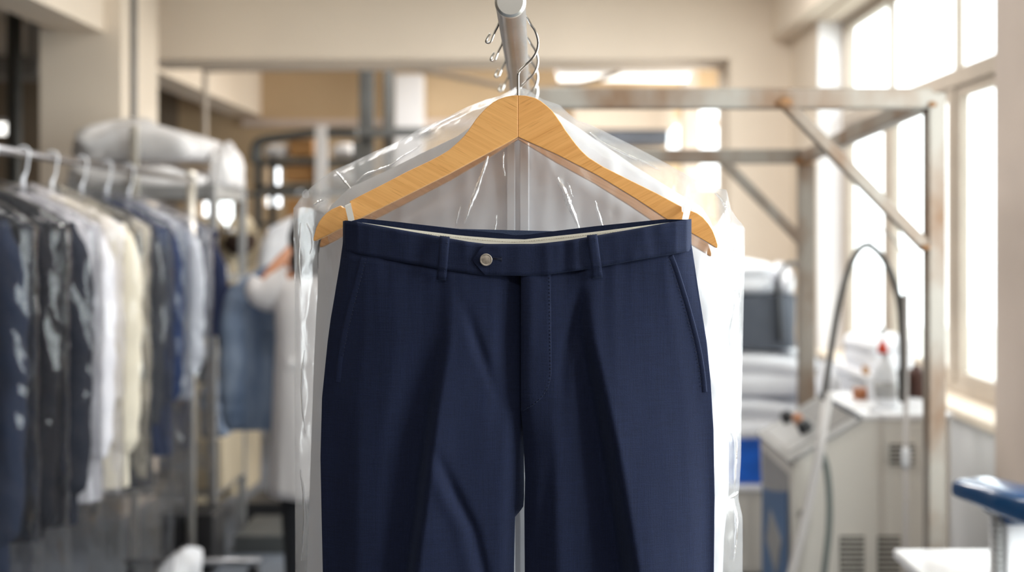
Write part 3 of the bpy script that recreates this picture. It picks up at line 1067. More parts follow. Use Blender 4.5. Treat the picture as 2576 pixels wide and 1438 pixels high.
mb.tube([(RAILX, 1.128, RAILZ), (RAILX, 1.8, RAILZ), (RAILX, YF + .01, RAILZ)], RAILR, 36)
rail = tag(mb.build('garment_rail', M['steel'], G, smooth=True, angle=40), 'round polished steel pipe')
mb = MB()
mb.lathe([(RAILR * .2, -.0005), (RAILR * .86, -.0005), (RAILR + .0004, .002), (RAILR + .0004, .006), (RAILR * .9, .006)], (RAILX, 1.124, RAILZ), 36, 'y')
mb.build('end_cap', M['capmetal'], rail, smooth=True, angle=40)

# ================================================================== THE ROOM
YB_ = 10.2
mb = MB()
mb.box((-5.2, -3, -.1), (2.02, YB_ + .2, 0))
struct('floor', mb, M['floor'])
mb = MB()
mb.box((-5.2, -3, 3.1), (2.02, YB_ + .2, 3.2))
struct('ceiling', mb, M['ceil'])


def holed(mb, u0, u1, z0, z1, holes, put):
    us = sorted({u0, u1, *[h[0] for h in holes], *[h[1] for h in holes]})
    zs = sorted({z0, z1, *[h[2] for h in holes], *[h[3] for h in holes]})
    us = [u for u in us if u0 <= u <= u1]
    zs = [z for z in zs if z0 <= z <= z1]
    for a, b in zip(us, us[1:]):
        run = None
        for c, d in zip(zs, zs[1:]):
            cu, cz = (a + b) / 2, (c + d) / 2
            if not any(h[0] < cu < h[1] and h[2] < cz < h[3] for h in holes):
                put(a, b, c, d)


WX0, WX1 = 1.54, 1.74
SILL, HEAD = 0.87, 2.66
mb = MB()
holed(mb, -3, 6.85, 0, 3.1, [(3.50, 6.2, SILL, HEAD), (.1, 2.5, SILL, HEAD)], lambda a, b, c, d: mb.box((WX0, a, c), (WX1, b, d)))
struct('wall_right', mb, M['cream'])
mb = MB()
holed(mb, 7.3, YB_, 0, 3.1, [(7.8, 9.9, .9, 2.75)], lambda a, b, c, d: mb.box((1.9, a, c), (2.0, b, d)))  # unseen opening added to let more light into the back room
mb.box((1.74, 7.25, 0), (1.95, 7.3, 3.1))
struct('wall_right_rear', mb, M['cream'])
mb = MB()
mb.box((1.17, 6.85, 0), (1.74, 7.3, 3.1))
struct('trim_1', mb, M['cream'])                    # wall pier beside the window bay
mb = MB()
mb.box((WX0 - .10, 2.62, 0), (WX0 + .05, XA(0, 1) * 0 + 1.44 * F / (2503 - VX), 3.1))
struct('trim_2', mb, M['pillar'])                   # pillar at the right edge
mb = MB()
mb.box((1.42, 3.6, HEAD + .01), (WX0 + .02, 6.85, 3.1))
struct('trim_3', mb, M['cream'])                    # beam over the window
mb = MB()
mb.box((XA(352, 6.85), 6.85, ZA(148, 6.85)), (1.17, 7.3, 3.1))
struct('trim_4', mb, M['cream'])                    # cross beam
mb = MB()
mb.box((XA(100, 6.0), 6.0, 0), (XA(305, 6.0), 6.58, 3.1))
struct('trim_5', mb, M['cream'])                    # left column
mb = MB()
mb.box((-2.52, -1, 2.565), (-2.27, 6.0, 3.1))
mb.box((-2.72, 6.58, 2.56), (-2.46, YB_, 3.1))
struct('trim_6', mb, M['cream'])                    # left long beam
# plain wall panels under the window
mb = MB()
mb.box((WX0 - .008, 3.58, 0), (WX0 + .02, 6.85, SILL - .03))
struct('trim_7', mb, M['dado'])

# back wall with its small windows
def bh(x0, x1, y0, y1):
    return (XA(x0, YB_), XA(x1, YB_), ZA(y1, YB_), ZA(y0, YB_))


BH = [bh(1757, 1830, 235, 480), bh(1676, 1716, 300, 384), bh(541, 589, 388, 458), bh(541, 589, 484, 612), bh(672, 704, 412, 464), bh(664, 706, 484, 518), bh(502, 530, 500, 590), bh(830, 850, 520, 560)]
mb = MB()
holed(mb, -3.2, 2.0, 0, 3.1, BH, lambda a, b, c, d: mb.box((a, YB_, c), (b, YB_ + .15, d)))
struct('wall_back', mb, M['tan'])
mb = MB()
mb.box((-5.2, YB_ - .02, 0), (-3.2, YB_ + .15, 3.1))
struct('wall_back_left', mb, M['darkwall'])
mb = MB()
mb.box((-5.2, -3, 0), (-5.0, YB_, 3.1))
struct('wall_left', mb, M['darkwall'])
mb = MB()
mb.box((-2.62, YB_ - .05, 2.47), (1.9, YB_, 2.53))
struct('trim_8', mb, M['pillar'])
mb = MB()
holed(mb, -5.2, 2.02, 0, 3.1, [], lambda a, b, c, d: mb.box((a, -3.2, c), (b, -3, d)))
struct('wall_front', mb, M['frontwall'])


# windows
def window(n, y0, y1, mull, transom):
    W = bpy.data.objects.new('window_%d' % n, None)
    COL.objects.link(W)
    W.location = (WX0 + .1, (y0 + y1) / 2, SILL)
    tag(W, kind='structure')
    x = WX0 + .13
    fw = .05
    mb = MB()
    mb.box((x, y0, SILL), (x + .06, y0 + fw, HEAD))
    mb.box((x, y1 - fw, SILL), (x + .06, y1, HEAD))
    mb.box((x, y0 + fw, SILL), (x + .06, y1 - fw, SILL + fw))
    mb.box((x, y0 + fw, HEAD - fw), (x + .06, y1 - fw, HEAD))
    mb.build('outer_frame', M['frame'], W, bevel=.004)
    mb = MB()
    mb.box((x - .015, y0 + fw, transom - .035), (x + .055, y1 - fw, transom + .035))
    mb.build('transom', M['frame'], W, bevel=.004)
    for m in mull:
        mb = MB()
        mb.box((x - .01, m - .03, SILL + fw), (x + .05, m + .03, transom - .035))
        mb.box((x + .01, m - .018, transom + .035), (x + .04, m + .018, HEAD - fw))
        mb.build('mullion', M['frame'], W, bevel=.003)
    ms = [y0 + fw] + list(mull) + [y1 - fw]
    for a, b in zip(ms, ms[1:]):
        a2, b2 = a + .03, b - .03
        mb = MB()
        z0, z1 = SILL + fw, transom - .035
        for lo, hi in (((x + .0, a2, z0), (x + .04, a2 + .04, z1)), ((x, b2 - .04, z0), (x + .04, b2, z1)), ((x, a2 + .04, z0), (x + .04, b2 - .04, z0 + .04)), ((x, a2 + .04, z1 - .04), (x + .04, b2 - .04, z1))):
            mb.box(lo, hi)
        s = mb.build('sash', M['frame'], W, bevel=.003)
        mb = MB()
        mb.box((x + .02, a2 + .04, z0 + .04), (x + .026, b2 - .04, z1 - .04))
        mb.build('pane', M['glass'], s)
        mb = MB()
        mb.box((x + .022, a + .018, transom + .035), (x + .028, b - .018, HEAD - fw))
        mb.build('upper_pane', M['glass'], W)
    mb = MB()
    mb.box((WX0 + .0, y1 - .006, SILL), (x, y1, HEAD))
    mb.build('reveal', M['machinetop'], W)
    mb = MB()
    mb.box((WX0 - .03, y0, SILL - .03), (x, y1, SILL + .004))
    mb.build('window_sill', M['cream'], W, bevel=.006)


window(1, 3.50, 6.2, [4.55, 5.4], 2.12)
window(2, .1, 2.5, [.9, 1.7], 2.12)
for k, h in enumerate(BH[:4]):
    W = bpy.data.objects.new('window_%d' % (k + 3), None)
    COL.objects.link(W)
    W.location = ((h[0] + h[1]) / 2, YB_, h[2])
    tag(W, kind='structure')
    mb = MB()
    t = .02
    mb.box((h[0], YB_ + .02, h[2]), (h[0] + t, YB_ + .07, h[3]))
    mb.box((h[1] - t, YB_ + .02, h[2]), (h[1], YB_ + .07, h[3]))
    mb.box((h[0] + t, YB_ + .02, h[2]), (h[1] - t, YB_ + .07, h[2] + t))
    mb.box((h[0] + t, YB_ + .02, h[3] - t), (h[1] - t, YB_ + .07, h[3]))
    mb.build('outer_frame', M['frame'], W)
    mb = MB()
    mb.box((h[0] + t, YB_ + .04, h[2] + t), (h[1] - t, YB_ + .045, h[3] - t))
    mb.build('pane', M['glass'], W)

# outside: pale yard and a tree by the window
mb = MB()
mb.box((2.1, -6, -.3), (22, 20, -.12))
struct('ground', mb, M['ground'])
T = thing('tree', 'sunlit yellow-green tree outside the right-hand window', 'tree', (5.6, 9.6, -.12))
mb = MB()
mb.tube([(5.6, 9.6, -.12), (5.65, 9.55, .9), (5.6, 9.6, 1.7), (5.7, 9.5, 2.6)], [.1, .08, .06, .03], 10)
mb.build('trunk', M['bark'], T, smooth=True)
mb = MB()
rnd = random.Random(5)
for i in range(1500):
    a, b = rnd.uniform(0, 6.283), rnd.uniform(-1, 1)
    r = rnd.uniform(.5, 1.0)
    c = Vector((5.6 + .85 * r * math.cos(a) * math.sqrt(1 - b * b), 9.6 + .95 * r * math.sin(a) * math.sqrt(1 - b * b), 1.75 + 1.0 * r * b))
    d1 = Vector((rnd.uniform(-1, 1), rnd.uniform(-1, 1), rnd.uniform(-1, 1))).normalized() * .06
    d2 = d1.orthogonal().normalized() * .035
    mb.add([c - d1, c + d2, c + d1, c - d2], [(0, 1, 2, 3)])
mb.build('foliage', M['leaf'], T)

# conduit on the column, cable under the beam
mb = MB()
cy = 2.165 * F / (VX - 338)
mb.tube([(-2.165, cy, 3.1), (-2.165, cy, 2.2), (-2.165, cy, .3)], .016, 12)
tag(mb.build('conduit', M['panelgrey'], smooth=True), 'thin grey-green conduit running up the cream column at the left', 'pipe')
mb = MB()
mb.tube(smoothcurve([P(516, 420, 7.32), P(516, 300, 7.32), P(517, 190, 7.32), P(530, 176, 7.32), P(700, 174, 7.32), P(1000, 172, 7.32), P(1080, 180, 7.32), P(1180, 200, 7.32), P(1260, 216, 7.32), P(1360, 226, 7.32), P(1480, 206, 7.32), P(1560, 182, 7.32)], 6), .017, 8)
tag(mb.build('power_cord', M['frame'], smooth=True), 'dark cable sagging below the cream cross beam', 'cable')

# fluorescent fitting at the right of the back room
T = thing('ceiling_light', 'long fluorescent strip light hanging behind the cream cross beam at right', 'lamp', (XA(1565, 8.6), 8.6, 3.1))
mb = MB()
mb.box((XA(1400, 8.6), 8.5, ZA(190, 8.6)), (XA(1735, 8.6), 8.7, ZA(172, 8.6)))
mb.build('housing', M['white'], T, bevel=.01)
mb = MB()
mb.tube([P(1405, 197, 8.56), P(1730, 197, 8.56)], .022, 12)
mb.build('fluorescent_tube', M['glow'], T, smooth=True)
for x in (1460, 1680):
    mb = MB()
    mb.tube([(XA(x, 8.6), 8.6, ZA(173, 8.6)), (XA(x, 8.6), 8.6, 3.1)], .008, 8)
    mb.build('hanging_rod', M['greysteel'], T, smooth=True)
T = thing('ceiling_light', 'short bright fluorescent lamp in the dark room at the far left', 'lamp', (XA(0, 8), 8, 3.1))
mb = MB()
mb.box((XA(-120, 8), 7.95, ZA(312, 8)), (XA(38, 8), 8.05, ZA(300, 8)))
mb.build('housing', M['white'], T, bevel=.008)
mb = MB()
mb.box((XA(-115, 8), 7.95, ZA(338, 8)), (XA(33, 8), 8.04, ZA(313, 8)))
mb.build('diffuser', M['glow'], T, bevel=.008)
mb = MB()
mb.tube([(XA(-40, 8), 8, ZA(301, 8)), (XA(-40, 8), 8, 3.1)], .008, 8)
mb.build('hanging_rod', M['greysteel'], T, smooth=True)
mb = MB()
mb.tube([(XA(36, 6.9), 6.9, 0), (XA(36, 6.9), 6.9, 3.1)], .042, 14)
tag(mb.build('steel_pole', M['darksteel'], smooth=True), 'dark round steel pole in the dim room at the far left', 'pole')
T = thing('air_duct', 'pale grey horizontal duct high in the dim room at the far left', 'duct', (-3.8, 8.4, 2.7))
mb = MB()
mb.box((-4.98, 8.3, ZA(190, 8.3)), (XA(92, 8.3), 8.65, ZA(146, 8.3)))
mb.build('duct_body', M['panelgrey'], T, bevel=.01)
mb = MB()
mb.box((XA(60, 8.3), 8.35, ZA(146, 8.3)), (XA(70, 8.3), 8.6, 3.1))
mb.build('duct_strap', M['greysteel'], T)

# far room: posts, panel, cupboard
T = thing('steel_portal', 'dark grey steel uprights with a crossbar in front of the tan back wall', 'frame', (XA(940, 9), 9, 0))
for x0, x1 in ((903, 937), (966, 987)):
    mb = MB()
    mb.box((XA(x0, 9), 9, 0), (XA(x1, 9), 9.1, 3.1))
    mb.build('upright', M['darksteel'], T, bevel=.006)
mb = MB()
mb.box((XA(800, 9), 8.95, ZA(346, 9)), (XA(1090, 9), 9.0, ZA(326, 9)))
mb.build('crossbar', M['darksteel'], T, bevel=.006)
T = thing('wall_panel', 'pale vertical panel board beside the dark steel uprights on the tan back wall', 'panel', (XA(1022, 9.8), 9.8, 2.2))
mb = MB()
mb.box((XA(990, 9.8), 9.9, ZA(560, 9.8)), (XA(1060, 9.8), YB_ - .05, ZA(182, 9.8)))
mb.build('board', M['white'], T, bevel=.008)
mb = MB()
mb.box((XA(986, 9.8), 9.88, ZA(330, 9.8)), (XA(1064, 9.8), YB_ - .05, ZA(318, 9.8)))
mb.build('batten', M['darksteel'], T)
T = thing('wall_cupboard', 'pale cupboard with a dark blue front edge on the back wall, right of the hanger', 'cupboard', (XA(1580, 9.9), 10, ZA(366, 9.9)))
mb = MB()
mb.box((XA(1440, 9.9), 9.75, ZA(329, 9.9)), (XA(1690, 9.9), YB_, ZA(276, 9.9)))
mb.build('body', M['cupboard'], T, bevel=.008)
mb = MB()
mb.box((XA(1500, 9.9), 9.78, ZA(364, 9.9)), (XA(1678, 9.9), YB_, ZA(330, 9.9)))
mb.build('lower_front', M['navybag'], T, bevel=.008)
mb = MB()
mb.box((XA(1717, 9.4), 9.4, 0), (XA(1755, 9.4), 9.55, 3.1))
tag(mb.build('steel_column', M['frame'], bevel=.006), 'brown steel column between the small bright windows of the back wall', 'column')
T = thing('shelving_rack', 'dark steel shelving unit standing against the back wall, left of the plastic cover', 'shelf', (XA(770, 8), 8, 0))
for x in (648, 895):
    for y in (8.0, 8.45):
        mb = MB()
        mb.box((XA(x, 8) - .022, y, 0), (XA(x, 8) + .022, y + .04, ZA(352, 8)))
        mb.build('upright', M['darksteel'], T)
mb = MB()
mb.box((XA(793, 7.95), 7.94, 0), (XA(822, 7.95), 7.98, ZA(316, 7.95)))
mb.build('upright', M['white'], T, bevel=.004)
mb = MB()
mb.tube(smoothcurve([P(640, 410, 7.98), P(642, 372, 7.98), P(655, 355, 7.98), P(700, 346, 7.98), P(800, 334, 7.98), P(900, 336, 7.98)], 6), .032, 10)
mb.build('top_rail', M['darksteel'], T, smooth=True)
for y in (402, 466, 560, 700, 860):
    mb = MB()
    mb.box((XA(640, 8), 8.0, ZA(y + 10, 8)), (XA(900, 8), 8.5, ZA(y - 2, 8)))
    mb.build('shelf', M['darksteel'], T)


def on_shelf(name, x0, x1, ytop, ybot, Y, m, label, cat, d=.3, lump=0.0, group=None):
    mb = MB()
    lo, hi = (XA(x0, Y), Y, ZA(ybot, Y)), (XA(x1, Y), Y + d, ZA(ytop, Y))
    if lump:
        c = [(a + b) / 2 for a, b in zip(lo, hi)]
        rings = []
        w, dd, h = (hi[0] - lo[0]) / 2, d / 2, hi[2] - lo[2]
        for t in np.linspace(0, 1, 12):
            s = (1 - t ** 4) ** .5 if t < 1 else 0.02
            s = max(s, .02) * (.93 + .07 * min(1, t * 6))
            ring = []
            for k in range(28):
                a = 2 * math.pi * k / 28
                ca, sa = math.cos(a), math.sin(a)
                q = 1 + lump * mnoise.noise(Vector((ca * 1.5 + x0, sa * 1.5, t * 3 + ytop)))
                ring.append((c[0] + w * s * q * math.copysign(abs(ca) ** .6, ca), c[1] + dd * s * q * math.copysign(abs(sa) ** .6, sa), lo[2] + h * t))
            rings.append(ring)
        mb.loft(rings)
        o = mb.build(name, m, smooth=True)
    else:
        mb.box(lo, hi)
        o = mb.build(name, m, bevel=.006)
    return tag(o, label, cat, group)


on_shelf('cardboard_box', 726, 786, 350, 391, 8.05, M['card'], 'brown cardboard box on the top shelf of the dark steel shelving', 'box')
on_shelf('linen_bundle', 660, 722, 358, 391, 8.05, M['linen_b'], 'grey-white linen bundle beside the cardboard box on the dark shelving', 'laundry', lump=.25)
on_shelf('linen_bundle', 830, 890, 356, 391, 8.05, M['linen_b'], 'pale linen bundle right of the white upright on the dark shelving', 'laundry', lump=.2)
on_shelf('cardboard_box', 716, 786, 415, 455, 8.05, M['card'], 'cardboard box on the middle shelf of the dark shelving, beside the bright window', 'box')
on_shelf('linen_bundle', 826, 890, 424, 455, 8.05, M['linen_b'], 'rumpled linen bundle on the middle shelf of the dark shelving', 'laundry', lump=.2)
on_shelf('cardboard_box', 720, 800, 500, 549, 8.05, M['card'], 'cardboard box on the lower shelf of the dark shelving', 'box')

# ================================================================== STEAM MACHINE (right)
Y1, Y2 = 3.6, 4.1
T = thing('steam_generator', 'ivory steam generator cabinet with sloping control panel, black knobs and louvres', 'machine', (XA(2190, Y1), Y1, 0))
xl, xs, xr = XA(1990, Y1), XA(2172, Y1), XA(2392, Y1)
zt, zl = ZA(1045, Y1), ZA(1163, Y1)
mb = MB()
mb.prism([(xl + .02, 0), (xr, 0), (xr, zt - .012), (xs, zt - .012), (xl, zl)], Y1, Y2)
mb.build('cabinet', M['machine'], T, bevel=.008)
mb = MB()
mb.box((xs - .012, Y1 - .008, zt - .012), (xr + .01, Y2 + .01, zt + .006))
mb.build('worktop', M['machinetop'], T, bevel=.005)
sd = Vector((xs - xl, 0, zt - .012 - zl))
sn = Vector((-sd.z, 0, sd.x)).normalized()


def sl(t, y, h):
    q = Vector((xl, 0, zl)) + sd * t + sn * h
    return Vector((q.x, y, q.z))


def slope_box(t0, t1, y0, y1, h0, h1):
    m_ = MB()
    vs = [sl(t, y, h) for h in (h0, h1) for t, y in ((t0, y0), (t1, y0), (t1, y1), (t0, y1))]
    return m_.add(vs, [(0, 3, 2, 1), (4, 5, 6, 7), (0, 1, 5, 4), (1, 2, 6, 5), (2, 3, 7, 6), (3, 0, 4, 7)])


slope_box(-.03, 1.0, Y1 - .012, Y2 + .005, 0, .012).build('control_panel', M['greysteel'], T, bevel=.004)
slope_box(.06, .52, Y1 + .06, Y2 - .05, .012, .016).build('panel_display', M['panellite'], T, bevel=.002)
slope_box(.6, .93, Y1 + .05, Y2 - .05, .012, .015).build('panel_label', M['panelgrey'], T, bevel=.002)
slope_box(.95, 1.0, Y1 - .01, Y2, .012, .02).build('panel_edge', M['navybag'], T, bevel=.002)
for t, y, r, mm_ in ((.40, Y2 - .1, .022, M['black']), (.43, Y1 + .17, .024, M['black']), (.46, Y1 + .29, .018, M['skin'])):
    mb = MB()
    a, b = sl(t, y, .012), sl(t, y, .05)
    mb.tube([a, a.lerp(b, .7), b], [r * 1.05, r, r * .8], 18)
    mb.build('knob', mm_, T, smooth=True, angle=40)
mb = MB()
zz = ZA(1195, Y1)
mb.box((xl + .001, Y1 + .03, .02), (xl + .012, Y2 - .03, zz))
mb.build('side_panel', M['panelgrey'], T, bevel=.004)
mb = MB()
ybs = np.linspace(Y1 + .05, Y2 - .05, 16)
up = [(y, zz - .05 - .10 * math.sin((y - Y1) / .5 * 1.2)) for y in ybs]
for i in range(15):
    mb.add([(xl - .003, up[i][0], .03), (xl - .003, up[i + 1][0], .03), (xl - .003, up[i + 1][0], up[i + 1][1]), (xl - .003, up[i][0], up[i][1]),
            (xl + .004, up[i][0], .03), (xl + .004, up[i + 1][0], .03), (xl + .004, up[i + 1][0], up[i + 1][1]), (xl + .004, up[i][0], up[i][1])],
           [(0, 1, 2, 3), (7, 6, 5, 4), (3, 2, 6, 7), (0, 4, 5, 1)] + ([(0, 3, 7, 4)] if i == 0 else []) + ([(1, 5, 6, 2)] if i == 14 else []))
dec = mb.build('side_decal', M['blue'], T)
mb = MB()
mb.add([(xl - .005, Y1 + .12, .50), (xl - .005, Y1 + .30, .56), (xl - .005, Y1 + .36, .44), (xl - .005, Y1 + .2, .36),
        (xl - .002, Y1 + .12, .50), (xl - .002, Y1 + .30, .56), (xl - .002, Y1 + .36, .44), (xl - .002, Y1 + .2, .36)],
       [(0, 1, 2, 3), (7, 6, 5, 4), (0, 4, 5, 1), (1, 5, 6, 2), (2, 6, 7, 3), (3, 7, 4, 0)])
mb.build('pale_mark', M['panelgrey'], dec)


def grille(name, x0, x1, y0, y1, n, frame):
    mb = MB()
    a, b, c, d = XA(x0, Y1), XA(x1, Y1), ZA(y1, Y1), ZA(y0, Y1)
    mb.box((a, Y1 - .004, c), (b, Y1 + .01, d))
    g = mb.build(name, M['slot'] if not frame else M['machine'], T)
    mb = MB()
    pad = (b - a) * .12 if frame else 0
    if frame:
        mb.box((a + pad, Y1 - .008, c + pad), (b - pad, Y1 - .003, d - pad))
        mb.build('recess', M['slot'], g)
        mb = MB()
    h = (d - c - 2 * pad) / n
    for i in range(n):
        z = c + pad + h * (i + .5)
        mb.box((a + pad, Y1 - .014, z - h * .14), (b - pad, Y1 - .006, z + h * .14))
    mb.build('louvre_slats', M['machine'], g)


grille('vent_grille', 2228, 2308, 1106, 1180, 5, True)
grille('louvre', 2113, 2174, 1347, 1540, 15, False)
grille('louvre', 2208, 2264, 1347, 1540, 15, False)
mb = MB()
mb.tube([P(2020, 1290, Y1), P(2020, 1290, Y1 - .02)], .012, 12)
mb.build('latch', M['panelgrey'], T, smooth=True, angle=40)

# things on the machine
zt2 = zt + .006
B = thing('spray_bottle', 'white plastic spray bottle with red nozzle standing on the steam generator', 'bottle', (XA(2228, 3.72), 3.72, zt2))
c = Vector((XA(2228, 3.72), 3.72, zt2))
mb = MB()
mb.lathe([(0, 0), (.034, 0), (.037, .006), (.037, .10), (.034, .125), (.022, .15), (.014, .165), (.0135, .18), (0, .18)], c, 24)
mb.build('bottle_body', M['bottle'], B, smooth=True, angle=50)
mb = MB()
mb.lathe([(0, .18), (.017, .18), (.016, .195), (.009, .212), (.006, .22), (0, .22)], (c.x - .01, c.y, c.z), 18)
mb.build('nozzle', M['red'], B, smooth=True)
mb = MB()
mb.lathe([(0, .22), (.004, .22), (.0045, .25), (.008, .252), (.008, .262), (0, .264)], (c.x - .011, c.y, c.z), 12)
mb.build('spray_tip', M['hose'], B, smooth=True)
mb = MB()
mb.lathe([(.0374, .035), (.0378, .035), (.0378, .09), (.0374, .09)], c, 24)
mb.build('bottle_label', M['panellite'], B, smooth=True)
mb = MB()
mb.lathe([(0, 0), (.030, 0), (.032, .004), (.032, .075), (.026, .088), (.012, .092), (.012, .104), (0, .104)], (XA(2205, 3.9), 3.9, zt2), 20)
tag(mb.build('plastic_jar', M['bottle'], smooth=True, angle=50), 'short white plastic jar behind the spray bottle', 'jar')
mb = MB()
mb.box((XA(2152, 3.92), 3.9, zt2), (XA(2187, 3.92), 3.96, zt2 + .036))
tag(mb.build('small_box', M['brown'], bevel=.003), 'small reddish brown box on the steam generator, left of the spray bottle', 'box')
mb = MB()
mb.lathe([(0, 0), (.016, 0), (.018, .008), (.012, .016), (0, .018)], (XA(2204, 3.63), 3.65, zt2), 16)
tag(mb.build('bottle_cap', M['bottle'], smooth=True), 'round white cap lying at the front edge of the steam generator', 'cap')
mb = MB()
mb.lathe([(0, 0), (.022, 0), (.024, .01), (.022, .085), (.012, .10), (0, .10)], (XA(2268, 3.95), 3.95, zt2), 18)
tag(mb.build('black_bottle', M['black'], smooth=True), 'black bottle behind the thin pole on the steam generator', 'bottle')
mb = MB()
mb.lathe([(0, 0), (.032, 0), (.034, .01), (.034, .08), (.028, .095), (.014, .10), (.014, .11), (0, .11)], (XA(2306, 3.98), 3.98, zt2), 18)
tag(mb.build('brown_jar', M['darkbrown'], smooth=True), 'dark brown jar on the steam generator beside the rusty post', 'jar')

# hose stand
YH = 3.47
S_ = thing('hose_stand', 'slim floor stand holding up the arched grey steam hose in front of the window', 'stand', (XA(2279, YH), YH, 0))
hx = XA(2279, YH)
mb = MB()
mb.tube([(hx, YH, .02), (hx, YH, .7), (hx, YH, ZA(738, YH))], .0075, 12)
mb.build('pole', M['tubelite'], S_, smooth=True)
mb = MB()
mb.tube([(hx - .012, YH, ZA(940, YH)), (hx - .012, YH, ZA(742, YH))], .0075, 12)
mb.build('sleeve', M['hose'], S_, smooth=True)
mb = MB()
mb.tube([(hx, YH, ZA(1176, YH)), (hx, YH, ZA(1165, YH)), (hx, YH, ZA(1135, YH)), (hx, YH, ZA(1125, YH))], [.010, .0135, .0135, .010], 14)
mb.build('clamp', M['bottle'], S_, smooth=True)
mb = MB()
mb.tube(smoothcurve([(hx, YH, ZA(742, YH)), P(2279, 680, YH), P(2270, 640, YH), P(2245, 598, YH), P(2206, 571, YH), P(2195, 579, YH), P(2189, 612, YH)], 6), .0028, 8)
mb.build('support_wire', M['greysteel'], S_, smooth=True)
mb = MB()
mb.lathe([(0, 0), (.10, 0), (.11, .008), (.10, .02), (.012, .024), (0, .024)], (hx, YH, 0), 28)
mb.build('base', M['greysteel'], S_, smooth=True, angle=40)
Hs = thing('steam_hose', 'grey steam hose arching over the stand beside the steam generator', 'hose', P(2000, 1600, YH))
mb = MB()
mb.tube(smoothcurve([P(2072, 1005, YH), P(2085, 920, YH), P(2097, 840, YH), P(2112, 760, YH), P(2131, 690, YH), P(2152, 640, YH), P(2177, 616, YH), P(2203, 628, YH), P(2228, 660, YH), P(2250, 712, YH), P(2263, 770, YH), P(2269, 850, YH), P(2271, 940, YH), P(2269, 1010, YH)], 6), .0098, 12)
mb.build('rubber_hose', M['hose'], Hs, smooth=True)
mb = MB()
mb.tube([P(2084, 985, YH), P(2060, 1150, YH), P(2020, 1330, YH), P(1990, 1450, YH), P(1950, 1600, YH), P(1925, 1700, YH)], .0145, 14)
mb.build('pale_tube', M['tubelite'], Hs, smooth=True)
mb = MB()
mb.tube(smoothcurve([P(2062, 1128, YH), P(2078, 1170, YH), P(2086, 1240, YH), P(2086, 1320, YH), P(2078, 1400, YH), P(2066, 1480, YH), P(2030, 1640, YH), P(1990, 1760, YH)], 6), .0105, 12)
mb.build('dark_tube', M['greentube'], Hs, smooth=True)

# white counter behind the machine
T = thing('white_counter', 'white low counter under the window behind the steam generator', 'counter', (1.4, 4.7, 0))
mb = MB()
mb.box((1.29, 4.42, 0), (1.525, 4.9, .93))
mb.build('cabinet', M['white'], T, bevel=.006)
mb = MB()
mb.box((1.275, 4.40, .93), (1.528, 4.92, .955))
mb.build('worktop', M['machinetop'], T, bevel=.005)
mb = MB()
mb.box((1.283, 4.5, .2), (1.29, 4.82, .85))
mb.build('door', M['white'], T, bevel=.003)


def pile(name, lo, hi, m, label, cat, layers=1, seed=0.0, lump=.06, group=None):
    """Folded cloth: rounded slabs lying on one another."""
    mb = MB()
    (x0, y0, z0), (x1, y1, z1) = lo, hi
    cx, cy = (x0 + x1) / 2, (y0 + y1) / 2
    rings = []
    h = (z1 - z0) / layers
    for l_ in range(layers):
        for t in (0.0, .12, .3, .5, .7, .88, 1.0):
            s = 1 - .10 * (abs(2 * t - 1) ** 3)
            if l_ == layers - 1 and t > .5:
                s *= 1 - .35 * ((t - .5) * 2) ** 3
            ring = []
            for k in range(40):
                a = 2 * math.pi * k / 40
                ca, sa = math.cos(a), math.sin(a)
                q = s * (1 + lump * mnoise.noise(Vector((ca * 2 + seed, sa * 2, (l_ + t) * 1.3))) + .5 * lump * mnoise.noise(Vector((ca * 6 + seed, sa * 6, (l_ + t) * 3))))
                dz = (.25 + 1.6 * lump) * h * mnoise.noise(Vector((ca * 1.8, sa * 1.8 + seed, l_ * 2.2))) if 0 < l_ + t else 0
                ring.append((cx + (x1 - x0) / 2 * q * math.copysign(abs(ca) ** .5, ca), cy + (y1 - y0) / 2 * q * math.copysign(abs(sa) ** .5, sa), max(z0, z0 + h * (l_ + t) + dz)))
            rings.append(ring)
    top = [(cx + (p[0] - cx) * .5, cy + (p[1] - cy) * .5, p[2] + .12 * h) for p in rings[-1]]
    rings.append(top)
    mb.loft(rings)
    return tag(mb.build(name, m, smooth=True), label, cat, group)


pile('folded_towels', (1.30, 4.5, .955), (1.52, 4.88, 1.09), M['linen'], 'white folded towels on the white counter under the window', 'towels', 2, 3.3)
mb = MB()
mb.box((XA(2098, 4.44), 4.42, .955), (XA(2124, 4.44), 4.48, .975)) if False else mb.box((1.282, 4.415, .955), (1.296, 4.47, .985))
tag(mb.build('wooden_block', M['card'], bevel=.002), 'small brown block on the front corner of the white counter', 'block')

# laundry corner between the cover and the rear post
T = thing('low_cabinet', 'cream low cabinet carrying the blue crate, right of the plastic cover', 'cabinet', (.98, 5.1, 0))
mb = MB()
mb.box((.62, 4.9, .04), (1.24, 5.4, .40))
mb.build('body', M['machine'], T, bevel=.006)
mb = MB()
mb.box((.61, 4.88, .40), (1.25, 5.41, .42))
mb.build('top_board', M['white'], T, bevel=.004)
for x in (.64, .94):
    mb = MB()
    mb.box((x, 4.892, .06), (x + .28, 4.9, .38))
    d = mb.build('door', M['machine'], T, bevel=.003)
    mb = MB()
    mb.tube([(x + .23, 4.88, .2), (x + .23, 4.88, .28)], .006, 8)
    mb.build('handle', M['steel'], d, smooth=True)
mb = MB()
T = thing('plastic_crate', 'bright blue plastic crate under the white linen pile', 'crate', (.95, 5.1, .42))
mb.box((.68, 4.93, .42), (1.20, 5.35, .605))
mb.build('crate_body', M['bluecrate'], T, bevel=.012)
mb = MB()
mb.box((.67, 4.92, .59), (1.21, 5.36, .615))
mb.build('rim', M['bluecrate'], T, bevel=.008)
pile('linen_pile', (.70, 4.92, .615), (1.245, 5.38, .78), M['linen'], 'lower half of the white linen pile, on the blue crate', 'linen', 2, 1.3)
